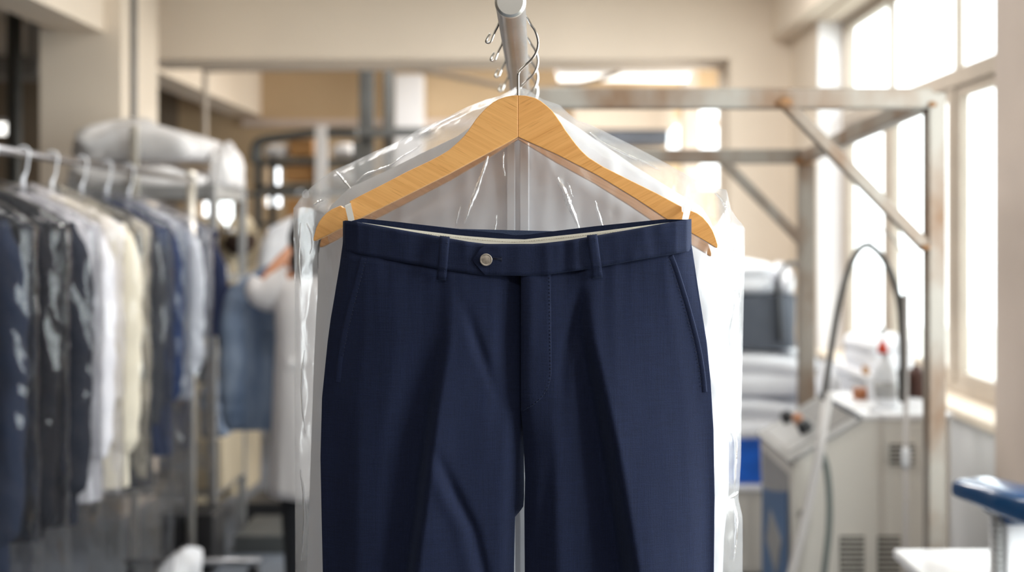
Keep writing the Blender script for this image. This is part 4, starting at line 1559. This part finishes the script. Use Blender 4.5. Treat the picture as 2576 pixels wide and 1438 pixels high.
pile('linen_pile', (.68, 4.92, .80), (1.255, 5.38, .985), M['linen'], 'plump upper half of the white linen pile, under the dark slate bag', 'linen', 2, 5.1)
pile('rolled_towel', (1.165, 4.62, .0), (1.25, 4.76, .93), M['linen'], 'tall white rolled cloth between the rear post and the steam generator', 'towel', 6, 2.2, .12)
T = thing('fabric_bag', 'dark slate fabric bag with a black strap on the white linen pile', 'bag', (.95, 5.1, 1.0))
mb = MB()
rings = []
for t in np.linspace(0, 1, 10):
    ring = []
    for k in range(36):
        a = 2 * math.pi * k / 36
        ca, sa = math.cos(a), math.sin(a)
        q = 1 + .05 * mnoise.noise(Vector((ca * 2, sa * 2, t * 2 + 4)))
        ring.append((.92 + .235 * q * math.copysign(abs(ca) ** .45, ca), 5.13 + .19 * q * math.copysign(abs(sa) ** .45, sa), 1.005 + .23 * t))
    rings.append(ring)
mb.loft(rings)
mb.build('bag_body', M['navybag'], T, smooth=True, angle=50)
mb = MB()
mb.tube(smoothcurve([P(1962, 860, 4.925), P(1960, 800, 4.92), P(1957, 740, 4.92), P(1958, 700, 4.95), P(1975, 668, 5.0), P(2002, 664, 5.05), P(2012, 690, 5.1), P(2010, 760, 5.1)], 6), .011, 8)
mb.build('strap', M['black'], T, smooth=True)
pile('folded_cloth', (.70, 4.96, 1.242), (1.06, 5.32, 1.375), M['linen'], 'white folded cloth draped on top of the dark slate bag', 'cloth', 2, 8.8, .1)
pile('folded_cloth', (1.075, 5.0, 1.242), (1.15, 5.3, 1.345), M['linen'], 'small bluish white cloth beside the strap of the dark slate bag', 'cloth', 1, 6.1, .1)

# press table at the lower right
T = thing('press_table', 'white square worktop of the press at the bottom right', 'table', (.98, 2.5, 0))
mb = MB()
mb.box((.855, 2.28, .728), (XA(2516, 2.72), 2.72, .75))
mb.build('table_top', M['machinetop'], T, bevel=.004)
for x in (.885, 1.06):
    for y in (2.32, 2.67):
        mb = MB()
        mb.box((x, y, 0), (x + .03, y + .03, .728))
        mb.build('leg', M['greysteel'], T, bevel=.003)
T = thing('garment_press', 'blue-headed garment press with a pale column standing on the white worktop', 'press', (1.04, 2.45, .75))
mb = MB()
mb.box((XA(2534, 2.42), 2.42, .75), (XA(2600, 2.42), 2.52, ZA(1296, 2.42)))
mb.build('column', M['white'], T, bevel=.006)
mb = MB()
for i in range(12):
    z = .752 + i * .013
    mb.box((XA(2516, 2.41), 2.425, z), (XA(2535, 2.41), 2.46, z + .008))
mb.box((XA(2521, 2.41), 2.43, .752), (XA(2535, 2.41), 2.455, .752 + 12 * .013))
mb.build('toothed_rack', M['greysteel'], T)
mb = MB()
mb.box((XA(2521, 2.42), 2.40, ZA(1316, 2.42)), (XA(2604, 2.42), 2.53, ZA(1268, 2.42)))
mb.build('bracket', M['bluepress'], T, bevel=.006)
mb = MB()
a, b = P(2442, 1221, 2.55), P(2660, 1292, 2.32)
d = (b - a).normalized()
side = d.cross(Vector((0, 0, 1))).normalized()
upv = side.cross(d)
rings = []
for t, s in ((0, .86), (.03, .97), (.06, 1), (.5, 1.0), (.97, 1.0), (1, .9)):
    c = a.lerp(b, t)
    ring = []
    for k in range(24):
        q = 2 * math.pi * k / 24
        ring.append(c + side * (.062 * s * math.copysign(abs(math.cos(q)) ** .5, math.cos(q))) + upv * ((.021 + .014 * t) * s * math.copysign(abs(math.sin(q)) ** .5, math.sin(q))))
    rings.append(ring)
mb.loft(rings)
mb.build('press_head', M['bluepress'], T, smooth=True, angle=50)

# ================================================================== CLOTHES RACK (left)
RX, RZ = -1.5, 1.738
K = thing('clothes_rack', 'chromed clothes rack with a ball-topped post, full of clothes in plastic covers', 'clothes rack', (RX, 4, 0))
mb = MB()
mb.tube([(RX, 2.2, RZ), (RX, 3.5, RZ), (RX, 4.96, RZ)], .0125, 14)
mb.build('rail', M['steel'], K, smooth=True)
for y in (2.2, 4.96):
    mb = MB()
    mb.tube([(RX, y, .06), (RX, y, .9), (RX, y, RZ + .012)], .0185, 16)
    po = mb.build('post', M['warmchrome'], K, smooth=True)
    mb = MB()
    mb.ball((RX, y, RZ + .022), .024, 16, 10)
    mb.build('ball_finial', M['warmchrome'], po, smooth=True)
    mb = MB()
    mb.tube([(RX - .3, y, .075), (RX + .3, y, .075)], .0165, 14)
    mb.build('foot_bar', M['steel'], K, smooth=True)
    for dx in (-.27, .27):
        mb = MB()
        mb.lathe([(0, -.012), (.026, -.012), (.029, 0), (.026, .012), (0, .012)], (RX + dx, y, .029), 16, 'y')
        mb.build('caster', M['black'], K, smooth=True, angle=40)
mb = MB()
mb.tube([(RX, 2.2, .16), (RX, 4.96, .16)], .0125, 12)
mb.build('lower_rail', M['steel'], K, smooth=True)


def hang(rx, y, rz, rot, zb, col, names, shoulder=.205, sleeve=.72, bag=.27, dark=False, seed=0.0, hw=.215, film_m='filmback', mk_hanger=True, bagw=.305, bagd=.085, depth=.055, hgroup='white hangers on the chromed rack'):
    """A garment on a white hanger in a clear cover; names = ((hanger label), (garment kind, category, label), (cover label))."""
    M4 = Matrix.Translation((rx, y, rz)) @ Matrix.Rotation(rot, 4, 'Z')

    def W(p):
        return M4 @ Vector(p)
    hl, (gk, gc, gl), cl = names
    if mk_hanger:
        H = thing('plastic_hanger', hl, 'clothes hanger', (rx, y, rz - .2), hgroup)
        mb = MB()
        hk = [W((.020 * math.cos(a), 0, .020 * math.sin(a) - .0)) for a in np.linspace(-.5, math.pi * .98, 14)]
        hk = [W((.018, 0, -.045))] + hk if False else hk[::-1] + [W((.012, 0, -.05)), W((0, 0, -.075)), W((0, 0, -.135))]
        mb.tube(hk, [.0028] * (len(hk) - 2) + [.006, .009], 8)
        mb.build('hook', M['hangerwhite'], H, smooth=True)
        mb = MB()
        for s in (-1, 1):
            mb.tube(smoothcurve([W((0, 0, -.125)), W((s * .06, 0, -.142)), W((s * .13, 0, -.172)), W((s * .195, 0, -.205))], 4), [.011] * 12 + [.007], 8)
        mb.build('arms', M['hangerwhite'], H, smooth=True)
    # body
    T = thing(gk, gl, gc, (rx, y, zb))
    zl = rz - zb
    rings = []
    lv = [(-.118, .045, .034), (-.132, .075, .044), (-.155, .125, .05), (-.18, .175, .052), (-.205, shoulder, .05), (-.24, shoulder + .006, depth), (-.33, .198, depth + .006), (-.5, .205, depth + .006), (-.65, .222, depth + .006), (-zl * .9, .235, depth + .008), (-zl, .238, depth + .006)]
    n = 44
    for z, a, d in lv:
        ring = []
        for k in range(n):
            t = 2 * math.pi * k / n
            ca, sa = math.cos(t), math.sin(t)
            fold = 1 + .09 * mnoise.noise(Vector((ca * 3 + seed, sa * 2, z * 1.6))) * min(1, max(0, (-z - .2) / .2))
            ring.append(W((a * math.copysign(abs(ca) ** .75, ca), d * fold * math.copysign(abs(sa) ** .75, sa), z)))
        rings.append(ring)
    fine = []
    for a, b in zip(rings, rings[1:]):
        for q in (0, .34, .67):
            fine.append([p.lerp(r, q) for p, r in zip(a, b)])
    fine.append(rings[-1])
    mb = MB()
    mb.loft(fine)
    mb.build('body', col, T, smooth=True, angle=60)
    if sleeve:
        for s in (-1, 1):
            pts = smoothcurve([W((s * (shoulder - .03), 0, -.225)), W((s * (shoulder + .012), -.0, -.34)), W((s * (shoulder + .014), -.0, -.52)), W((s * (shoulder + .012), -.0, -.68)), W((s * (shoulder + .008), -.0, -.22 - sleeve + .03)), W((s * shoulder, -.0, -.22 - sleeve))], 5)
            m_ = len(pts)
            mb = MB()
            mb.tube(pts, [.056 + .014 * math.sin(i / m_ * 2.2) - .020 * i / m_ + .003 * math.sin(i * 1.7 + seed) for i in range(m_)], 18)
            sv = mb.build('sleeve', col, T, smooth=True, angle=60)
        mb = MB()
        for s in (-1, 1):
            mb.beam(W((s * .03, -.05, -.17)), W((s * .075, -.061, -.40)), .05, .006, up=(0, 1, 0))
        mb.build('lapel', col, T, bevel=.002)
    # cover
    if cl:
        zb2 = zl + bag
        nu, nv = 72, 70
        rings = []
        for j in range(nv):
            t = j / (nv - 1)
            z = -.085 - (zb2 - .085) * t ** 1.15
            sh_ = min(1, max(0, (-z - .085) / .135))
            a = .022 + (bagw - .022) * (1 - (1 - sh_) ** 1.35) ** .9
            d = .03 + (bagd - .03) * min(1, sh_ * 1.15)
            ring = []
            for k in range(nu):
                th = 2 * math.pi * k / nu
                ca, sa = math.cos(th), math.sin(th)
                px, py = a * math.copysign(abs(ca) ** .8, ca), d * math.copysign(abs(sa) ** .8, sa)
                wv = .011 * mnoise.noise(Vector((px * 16 + seed * 3, z * 6, sa * 2 + seed))) + .011 * (ridge(mnoise.noise(Vector((px * 24 + z * 7, z * 8 + seed, sa * 2 + seed * 2)))) - .3)
                wv = min(.013, max(wv, -.005)) * min(1, (-z - .085) / .1)
                ring.append(W((px + ca * wv * .5, py + sa * wv, z)))
            rings.append(ring)
        mb = MB()
        mb.loft(rings, True, False)
        o = mb.build('clear_cover', M[film_m], smooth=True)
        tag(o, cl, 'garment cover', 'clear covers on the chromed rack')
    return T


M['g_navy'] = mat('midnight_wool', (0.016, 0.022, 0.042), 0.85, spec=.1, var=0.2, vscale=10)
M['g_black'] = mat('black_wool', (0.010, 0.010, 0.014), 0.85, spec=.1, var=0.2, vscale=10)
M['g_char'] = mat('charcoal_wool', (0.018, 0.020, 0.030), 0.85, spec=.1, var=0.2, vscale=10)
M['g_white'] = mat('lavender_white_cotton', (0.76, 0.735, 0.77), 0.85, var=0.06, vscale=8)
M['g_cream'] = mat('ivory_wool', (0.76, 0.685, 0.55), 0.85, var=0.06, vscale=8)
M['g_grey'] = mat('dark_grey_wool', (0.04, 0.042, 0.05), 0.85, spec=.1, var=0.2, vscale=10)
M['g_blue'] = mat('blue_wool', (0.022, 0.04, 0.105), 0.85, spec=.1, var=0.2, vscale=10)
M['g_pale'] = mat('pale_grey_cotton', (0.50, 0.51, 0.56), 0.85, var=0.1, vscale=8)


def zb_at(py, y):
    return ZA(py, y)


rack = [
    (2.74, 'g_navy', .60, 'midnight blue jacket', 'jacket', 'midnight blue jacket nearest the left edge of the photo, half out of view', .72),
    (2.93, 'g_black', ZA(1350, 2.93), 'black jacket', 'jacket', 'long black jacket, the darkest at the near end of the rack', .74),
    (3.13, 'g_char', ZA(1318, 3.13), 'charcoal jacket', 'jacket', 'charcoal jacket between the black jacket and the lavender-white shirt', .70),
    (3.33, 'g_white', ZA(1252, 3.33), 'white shirt', 'shirt', 'lavender-white long shirt hanging just in front of the ivory jacket', .64),
    (3.53, 'g_cream', ZA(1222, 3.53), 'ivory jacket', 'jacket', 'ivory jacket with a bent sleeve, the only cream piece on the rack', .66),
    (3.76, 'g_grey', ZA(1220, 3.76), 'dark grey jacket', 'jacket', 'dark grey jacket just behind the ivory one', .62),
    (3.98, 'g_blue', ZA(1138, 3.98), 'blue jacket', 'jacket', 'dark blue jacket near the ball-topped post of the rack', .58),
    (4.20, 'g_pale', ZA(1000, 4.20), 'pale grey shirt', 'shirt', 'pale bluish grey shirt last on the rack, beside the ball-topped post', .52),
]
for i, (y, m_, zb, nm, kind, lab, sl_) in enumerate(rack):
    art = 'the ' + nm
    hang(RX, y, RZ, R(random.uniform(-7, 5)), zb, M[m_],
         ('white plastic hanger carrying %s on the chromed rack' % art, (nm.split()[-1] if False else kind, kind, lab), 'clear plastic cover over %s on the chromed rack' % art),
         sleeve=min(sl_, RZ - zb - .24), seed=i * 3.7 + 1, bag=.22 + .05 * (i % 3))

# shelf unit behind the rack
SY = 5.3
K = thing('shelf_unit', 'grey steel shelf unit behind the clothes rack, white bundles on its top shelf', 'shelf', (XA(300, SY), 5.5, 0))
mb = MB()
mb.box((XA(60, SY), SY, ZA(500, SY)), (XA(543, SY), SY + .5, ZA(466, SY)))
mb.build('shelf', M['greysteel'], K, bevel=.006)
for z in (.30, .93, 1.30):
    mb = MB()
    mb.box((XA(60, SY), SY + .02, z - .02), (XA(548, SY), SY + .5, z))
    mb.build('shelf', M['greysteel'], K, bevel=.004)
for x, y, zt_, m_ in ((331, SY - .03, ZA(316, SY), 'warmchrome'), (528, SY - .03, ZA(462, SY), 'greysteel'), (75, SY - .03, ZA(466, SY), 'greysteel'), (528, SY + .5, ZA(462, SY), 'greysteel'), (75, SY + .5, ZA(466, SY), 'greysteel')):
    mb = MB()
    mb.box((XA(x, SY), y, 0), (XA(x, SY) + .036, y + .03, zt_))
    mb.build('post', M[m_], K, bevel=.004)
ztop = ZA(466, SY) + .002
pile('laundry_bundle', (XA(150, SY), SY + .03, ztop), (XA(498, SY), SY + .47, ztop + .088), M['linen_b'], 'lower bundle of white laundry in thin plastic, on top of the grey shelf unit', 'laundry', 1, 4.4, .26)
pile('laundry_bundle', (XA(160, SY), SY + .04, ztop + .125), (XA(492, SY), SY + .46, ztop + .265), M['linen_b'], 'upper bundle of white laundry, highest on the grey shelf unit', 'laundry', 1, 7.4, .30)
pile('laundry_bundle', (XA(505, SY), SY + .12, ztop), (XA(556, SY), SY + .48, ztop + .17), M['linen_b'], 'small white bundle at the right end of the top shelf, beside the ball-topped post', 'laundry', 1, 2.4, .2)
pile('folded_linen', (XA(495, SY), SY + .0, 1.30), (XA(536, SY), SY + .3, 1.355), M['linen'], 'small white folded linen on the middle shelf, right of the chromed post', 'linen', 2, 9.4, .1)
pile('folded_linen', (XA(488, SY), SY - .0, 1.365), (XA(533, SY), SY + .3, 1.41), M['linen'], 'uppermost small white folded linen on the middle shelf', 'linen', 1, 3.4, .1) if False else None
pile('denim_pile', (XA(486, SY), SY, .30), (XA(552, SY), SY + .4, .30 + .35), M['denim'], 'pale blue denim pile low on the grey shelf unit behind the chromed post', 'jeans', 3, 1.4, .1) if False else None
pile('denim_pile', (XA(488, SY), SY + .03, .545), (XA(556, SY), SY + .4, .79), M['denim'], 'pale blue denim pile on the grey crate behind the chromed post', 'jeans', 3, 1.4, .1)
mb = MB()
mb.box((XA(486, SY), SY + .02, .302), (XA(556, SY), SY + .42, .545))
tag(mb.build('storage_box', M['beige'], bevel=.01), 'beige storage box under the pale blue denim pile', 'box')
mb = MB()
mb.box((XA(486, SY), SY + .05, .80), (XA(524, SY), SY + .4, .90))
tag(mb.build('black_box', M['black'], bevel=.008), 'small black box on the denim pile', 'box')
# navy cloth hanging under the top shelf
hang(XA(476, SY) , SY - .10, ZA(500, SY) + .02, R(4), ZA(742, SY), M['navycloth'],
     ('white hanger with the navy skirt, hooked under the top shelf', ('skirt', 'skirt', 'navy blue skirt hanging under the grey top shelf, behind the chromed post'), None),
     shoulder=.15, sleeve=0, mk_hanger=False, depth=.03)

# floor level
pile('laundry_bag', (-1.47, 4.35, 0), (-1.375, 4.75, .21), M['linen'], 'white laundry heap on the floor at the foot of the chromed post', 'laundry', 2, 6.6, .12)
mb = MB()
mb.box((XA(410, 5.05), 5.02, 0), (XA(541, 5.05), 5.22, ZA(1288, 5.05)))
tag(mb.build('black_crate', M['black'], bevel=.01), 'black crate on the floor behind the chromed post', 'crate')

# ================================================================== FAR CLOTHES, PERSON
FY, FZ = 6.2, 1.72
K = thing('clothes_rail', 'dark steel clothes rail behind the person, with long beige coats', 'clothes rack', (XA(650, FY), FY, 0))
mb = MB()
mb.tube([(XA(476, FY), FY, FZ), (XA(960, FY), FY, FZ)], .014, 12)
mb.build('rail', M['darksteel'], K, smooth=True)
for x in (476, 960):
    mb = MB()
    mb.tube([(XA(x, FY), FY, 0.02), (XA(x, FY), FY, FZ)], .02, 12)
    mb.build('post', M['greysteel'], K, smooth=True)
    mb = MB()
    mb.tube([(XA(x, FY), FY - .25, .02), (XA(x, FY), FY + .25, .02)], .018, 12)
    mb.build('foot_bar', M['greysteel'], K, smooth=True)
coats = []
for i, (x, zb, lab) in enumerate(((530, .05, 'long beige coat nearest the grey shelf unit'), (608, .13, 'long beige coat with a dark brown fur collar'))):
    coats.append(hang(XA(x, FY), FY, FZ, R(84 + 3 * i), zb, M['beige'],
         ('white hanger of the %s' % lab, ('coat', 'coat', lab + ', on the dark far rail'), None), sleeve=.6, seed=i * 2.2 + 5, shoulder=.16, hgroup='hangers on the dark far rail'))
mb = MB()
mb.ball((XA(626, FY), FY - .2, ZA(612, FY)), (.085, .08, .055), 20, 14, .45, 4)
mb.build('fur_collar', M['fur'], coats[1], smooth=True)
hang(XA(756, FY), FY, FZ, R(40), .55, M['shirt'], ('white plastic hanger of the white shirt on the dark far rail', ('shirt', 'shirt', 'white shirt with sloping shoulders on the dark far rail, above the raised hand'), None),
     sleeve=.45, seed=9.1, shoulder=.175, hgroup='hangers on the dark far rail')
hang(XA(900, FY), FY, FZ, R(86), .2, M['beige'], ('white plastic hanger of the last beige coat on the dark far rail', ('coat', 'coat', 'long beige coat behind the person in the lab coat'), None),
     sleeve=.45, seed=2.1, shoulder=.16, hgroup='hangers on the dark far rail')
mb = MB()
mb.box((XA(596, 5.75), 5.9, .0), (XA(722, 5.75), 6.2, .11))
tag(mb.build('black_crate', M['black'], bevel=.01), 'black crate on the floor under the beige coats', 'crate')
mb = MB()
mb.box((XA(588, 5.35), 5.35, .0), (XA(728, 5.35), 5.75, .085))
tag(mb.build('low_platform', M['darksteel'], bevel=.006), 'low dark platform on the floor below the beige coats', 'platform')

PY = 4.44
s_ = PY / F


def Q(px, py, d=0.0):
    return P(px, py, PY) + Vector((0, d, 0))


# skeleton: (name, point, radius, parent)
sk = [
    ('pelvis', Q(800, 975), .125, None), ('waist', Q(800, 880), .118, 'pelvis'), ('chest', Q(800, 775), .135, 'waist'), ('upper', Q(800, 722), .105, 'chest'),
    ('neck', Q(800, 690), .055, 'upper'), ('neck2', Q(799, 668, .01), .054, 'neck'), ('head1', Q(797, 640, .02), .076, 'neck2'), ('head2', Q(796, 606, .022), .092, 'head1'), ('head3', Q(796, 572, .018), .078, 'head2'), ('head4', Q(796, 556, .014), .045, 'head3'),
    ('chin', Q(795, 652, .085), .036, 'head1'), ('nose', Q(794, 622, .118), .013, 'head2'),
    ('sl', Q(728, 716), .062, 'upper'), ('el', Q(661, 727, .02), .043, 'sl'), ('fl', Q(690, 672, .09), .039, 'el'), ('wl', Q(720, 622, .17), .026, 'fl'), ('hl', Q(727, 600, .20), .030, 'wl'),
    ('sr', Q(872, 716), .062, 'upper'), ('er', Q(935, 745, .05), .043, 'sr'), ('fr', Q(915, 690, .10), .038, 'er'), ('wr', Q(890, 640, .16), .026, 'fr'), ('hr', Q(880, 615, .18), .030, 'wr'),
    ('tl', Q(768, 1010), .088, 'pelvis'), ('kl', Q(766, 1240, -.01), .058, 'tl'), ('cl', Q(765, 1350), .05, 'kl'), ('al', Q(765, 1515, .01), .036, 'cl'), ('ftl', Q(762, 1540, .12), .034, 'al'),
    ('tr', Q(832, 1010), .088, 'pelvis'), ('kr', Q(836, 1240, -.01), .058, 'tr'), ('cr', Q(837, 1350), .05, 'kr'), ('ar', Q(838, 1515, .01), .036, 'cr'), ('ftr', Q(842, 1540, .12), .034, 'ar'),
]
# five fingers on each hand, curled round the hanger hook
for hand, wrist, sg in (('hl', 'wl', 1), ('hr', 'wr', -1)):
    pts = {n: p for n, p, *_ in sk}
    h = pts[hand]
    d = (h - pts[wrist]).normalized()
    ac = d.cross(Vector((0, 1, 0))).normalized() * sg
    for i, (nm, o, ln) in enumerate((('index', .024, .075), ('middle', .008, .082), ('ring', -.008, .076), ('little', -.023, .06))):
        b = h + ac * o + d * .03
        t1 = b + d * ln * .45 + Vector((0, .012, 0))
        t2 = b + d * ln * .6 + Vector((0, .012 + ln * .42, 0))
        sk += [(hand + nm + '0', b, .0105, hand), (hand + nm + '1', t1, .0092, hand + nm + '0'), (hand + nm + '2', t2, .0078, hand + nm + '1')]
    b = h + ac * .034 - d * .005 + Vector((0, .012, 0))
    sk += [(hand + 'th0', b, .0125, hand), (hand + 'th1', b + ac * .014 + d * .022 + Vector((0, .022, 0)), .0105, hand + 'th0'), (hand + 'th2', b + ac * .008 + d * .042 + Vector((0, .038, 0)), .0085, hand + 'th1')]


def skin_mesh(name, sk, m, parent, root=0, levels=2):
    idx = {n: i for i, (n, *_) in enumerate(sk)}
    me = bpy.data.meshes.new(name)
    me.from_pydata([tuple(p) for _, p, _, _ in sk], [(idx[q], i) for i, (_, _, _, q) in enumerate(sk) if q], [])
    o = bpy.data.objects.new(name, me)
    COL.objects.link(o)
    mod = o.modifiers.new('skin', 'SKIN')
    sv = me.skin_vertices[0].data if me.skin_vertices else None
    if sv is None:
        bm = bmesh.new()
        bm.from_mesh(me)
        bm.verts.layers.skin.verify()
        bm.to_mesh(me)
        bm.free()
        sv = me.skin_vertices[0].data
    for i, (_, _, r, q) in enumerate(sk):
        sv[i].radius = (r, r)
        sv[i].use_root = i == root
    mod.use_smooth_shade = True
    ss = o.modifiers.new('subdivision', 'SUBSURF')
    ss.levels = ss.render_levels = levels
    bpy.context.view_layer.update()
    dg = bpy.context.evaluated_depsgraph_get()
    me2 = bpy.data.meshes.new_from_object(o.evaluated_get(dg))
    o.modifiers.clear()
    o.data = me2
    me2.materials.clear()
    me2.materials.append(m)
    for p in me2.polygons:
        p.use_smooth = True
    if parent:
        o.parent = parent
        o.matrix_parent_inverse = Matrix.Translation(-parent.location)
    return o


PR = thing('person', 'person in a white lab coat and black trousers reaching up to a hanger', 'person', Q(800, 1557))
skin_mesh('body', sk, M['skin'], PR)
# hair
mb = MB()
hc = Q(796, 606, -.006)
mb.ball(hc + Vector((0, -.008, .012)), (.104, .112, .115), 24, 14, .10, 3.0)
mb.ball(hc + Vector((-.012, -.035, -.075)), (.082, .068, .075), 20, 12, .12, 5.0)
mb.build('hair', M['hair'], PR, smooth=True)
for dx in (-.034, .034):
    mb = MB()
    mb.ball(Q(796, 612, .108) + Vector((dx, 0, 0)), .0115, 12, 8)
    mb.build('eye', M['bottle'], PR, smooth=True)
# coat
mb = MB()
rings = []
for y, hw, hd in ((684, 40, .062), (692, 62, .078), (704, 92, .105), (722, 104, .125), (770, 108, .14), (850, 104, .14), (930, 108, .145), (1000, 111, .15), (1080, 114, .155), (1160, 118, .16), (1236, 121, .165)):
    ring = []
    for k in range(56):
        a = 2 * math.pi * k / 56
        ca, sa = math.cos(a), math.sin(a)
        f = 1 + .05 * mnoise.noise(Vector((ca * 3.2, sa * 3.2, y / 300.0))) * min(1, max(0, (y - 760) / 200))
        ring.append(Q(800, y) + Vector((hw * s_ * f * math.copysign(abs(ca) ** .85, ca), hd * f * sa, 0)))
    rings.append(ring)
fine = []
for a, b in zip(rings, rings[1:]):
    for q in (0, .34, .67):
        fine.append([p.lerp(r, q) for p, r in zip(a, b)])
fine.append(rings[-1])
mb.loft(fine, True, False)
ct = mb.build('lab_coat', M['coat'], PR, smooth=True)
so = ct.modifiers.new('thickness', 'SOLIDIFY')
so.thickness = .006
for nm, pts in (('l', [Q(738, 716), Q(712, 728), Q(680, 738, .01), Q(656, 730, .02), Q(664, 712, .028)]), ('r', [Q(864, 716), Q(890, 728, .01), Q(920, 745, .03), Q(940, 745, .05), Q(928, 722, .07)])):
    mb = MB()
    mb.tube(smoothcurve(pts, 5), [.085 - .025 * i / 20 for i in range(21)], 20)
    mb.build('coat_sleeve', M['coat'], ct, smooth=True)
mb = MB()
mb.beam(Q(742, 900, -.142), Q(858, 900, -.142), .006, .035, up=(0, 0, 1))
mb.build('half_belt', M['coat'], ct, bevel=.002)
# trousers and shoes
for nm in ('l', 'r'):
    x0 = 766 if nm == 'l' else 836
    mb = MB()
    mb.tube(smoothcurve([Q(800 + (x0 - 800) * .8, 960), Q(x0, 1060), Q(x0, 1240, -.01), Q(x0, 1380), Q(x0, 1528, .01)], 5), [.112 - .042 * i / 20 for i in range(21)], 20)
    mb.build('trouser_leg', M['blackcloth'], PR, smooth=True)
    mb = MB()
    rings = []
    for t, w, h in ((0, .03, .05), (.1, .042, .075), (.35, .045, .08), (.6, .047, .058), (.85, .042, .045), (1, .018, .03)):
        c = Q(x0, 1557, -.07 + .27 * t)
        rings.append([c + Vector((w * math.cos(2 * math.pi * k / 18), 0, h / 2 + h / 2 * math.sin(2 * math.pi * k / 18))) for k in range(18)])
    mb.loft(rings)
    mb.build('shoe', M['black'], PR, smooth=True)

# what the person holds and what hangs in front of them
hang(XA(722, 4.68), 4.68, ZA(585, 4.68), R(14), ZA(1075, 4.68), M['denim'],
     ('white plastic hanger in the hand of the person in the lab coat', ('denim_jacket', 'jacket', 'washed blue denim jacket on the hanger the person reaches to'), None),
     sleeve=.56, seed=3.3, shoulder=.195, depth=.04, hgroup='hanger held by the person')
WORLD, EXPO = 2.3, 1.0

# ================================================================== CAMERA, LIGHT
cam = bpy.data.cameras.new('camera')
cam.lens = 40
cam.sensor_width = 36
cam.sensor_fit = 'HORIZONTAL'
cam.shift_x = (1288 - VX) / 2576.0
cam.shift_y = (VY - 719) / 2576.0
cam.clip_start = 0.05
cam.clip_end = 200
cam.dof.use_dof = True
cam.dof.focus_distance = 1.225
cam.dof.aperture_fstop = 3.0
co = bpy.data.objects.new('camera', cam)
co.location = (0, 0, CZ)
co.rotation_euler = (R(90), 0, 0)
COL.objects.link(co)
SC.camera = co

w = bpy.data.worlds.new('world')
SC.world = w
w.use_nodes = True
bg = w.node_tree.nodes['Background']
bg.inputs[0].default_value = (0.93, 0.97, 1.0, 1)
bg.inputs[1].default_value = WORLD
SC.view_settings.view_transform = 'Standard'
SC.view_settings.look = 'None'
SC.view_settings.exposure = EXPO
SC.view_settings.gamma = 1.0
SC.cycles.use_denoising = True
SC.cycles.max_bounces = 12
SC.cycles.diffuse_bounces = 6
SC.cycles.glossy_bounces = 4
SC.cycles.transparent_max_bounces = 40
SC.cycles.sample_clamp_indirect = 6.0


def lamp(name, loc, rot, sx, sy, watts, col=(1, 1, 1)):
    l = bpy.data.lights.new(name, 'AREA')
    l.shape = 'RECTANGLE'
    l.size, l.size_y = sx, sy
    l.energy = watts
    l.color = col
    o = bpy.data.objects.new(name, l)
    COL.objects.link(o)
    o.location = loc
    o.rotation_euler = rot
    return o


# added area lamps: key at the side window, fill for the back room and from overhead
lamp('added_window_key', (1.80, 1.3, 1.78), (0, R(90), 0), 1.75, 2.3, 74, (.93, .97, 1))  # key lamp added outside the unseen side window, stronger than the sky
lamp('added_rear_fill', (2.03, 8.85, 1.85), (0, R(90), 0), 1.8, 2.0, 36, (1, .97, .92))  # unseen lamp added to brighten the back room
for x, y, e in ((.2, -1.2, 13), (-.6, 2.6, 9), (-.7, 4.3, 9), (.4, 5.2, 26), (-.4, 8.6, 24)):
    lamp('added_top_fill', (x, y, 3.05), (0, 0, 0), 1.2, .25, e, (1, .98, .95))  # unseen fill lamps added overhead, no fittings modelled
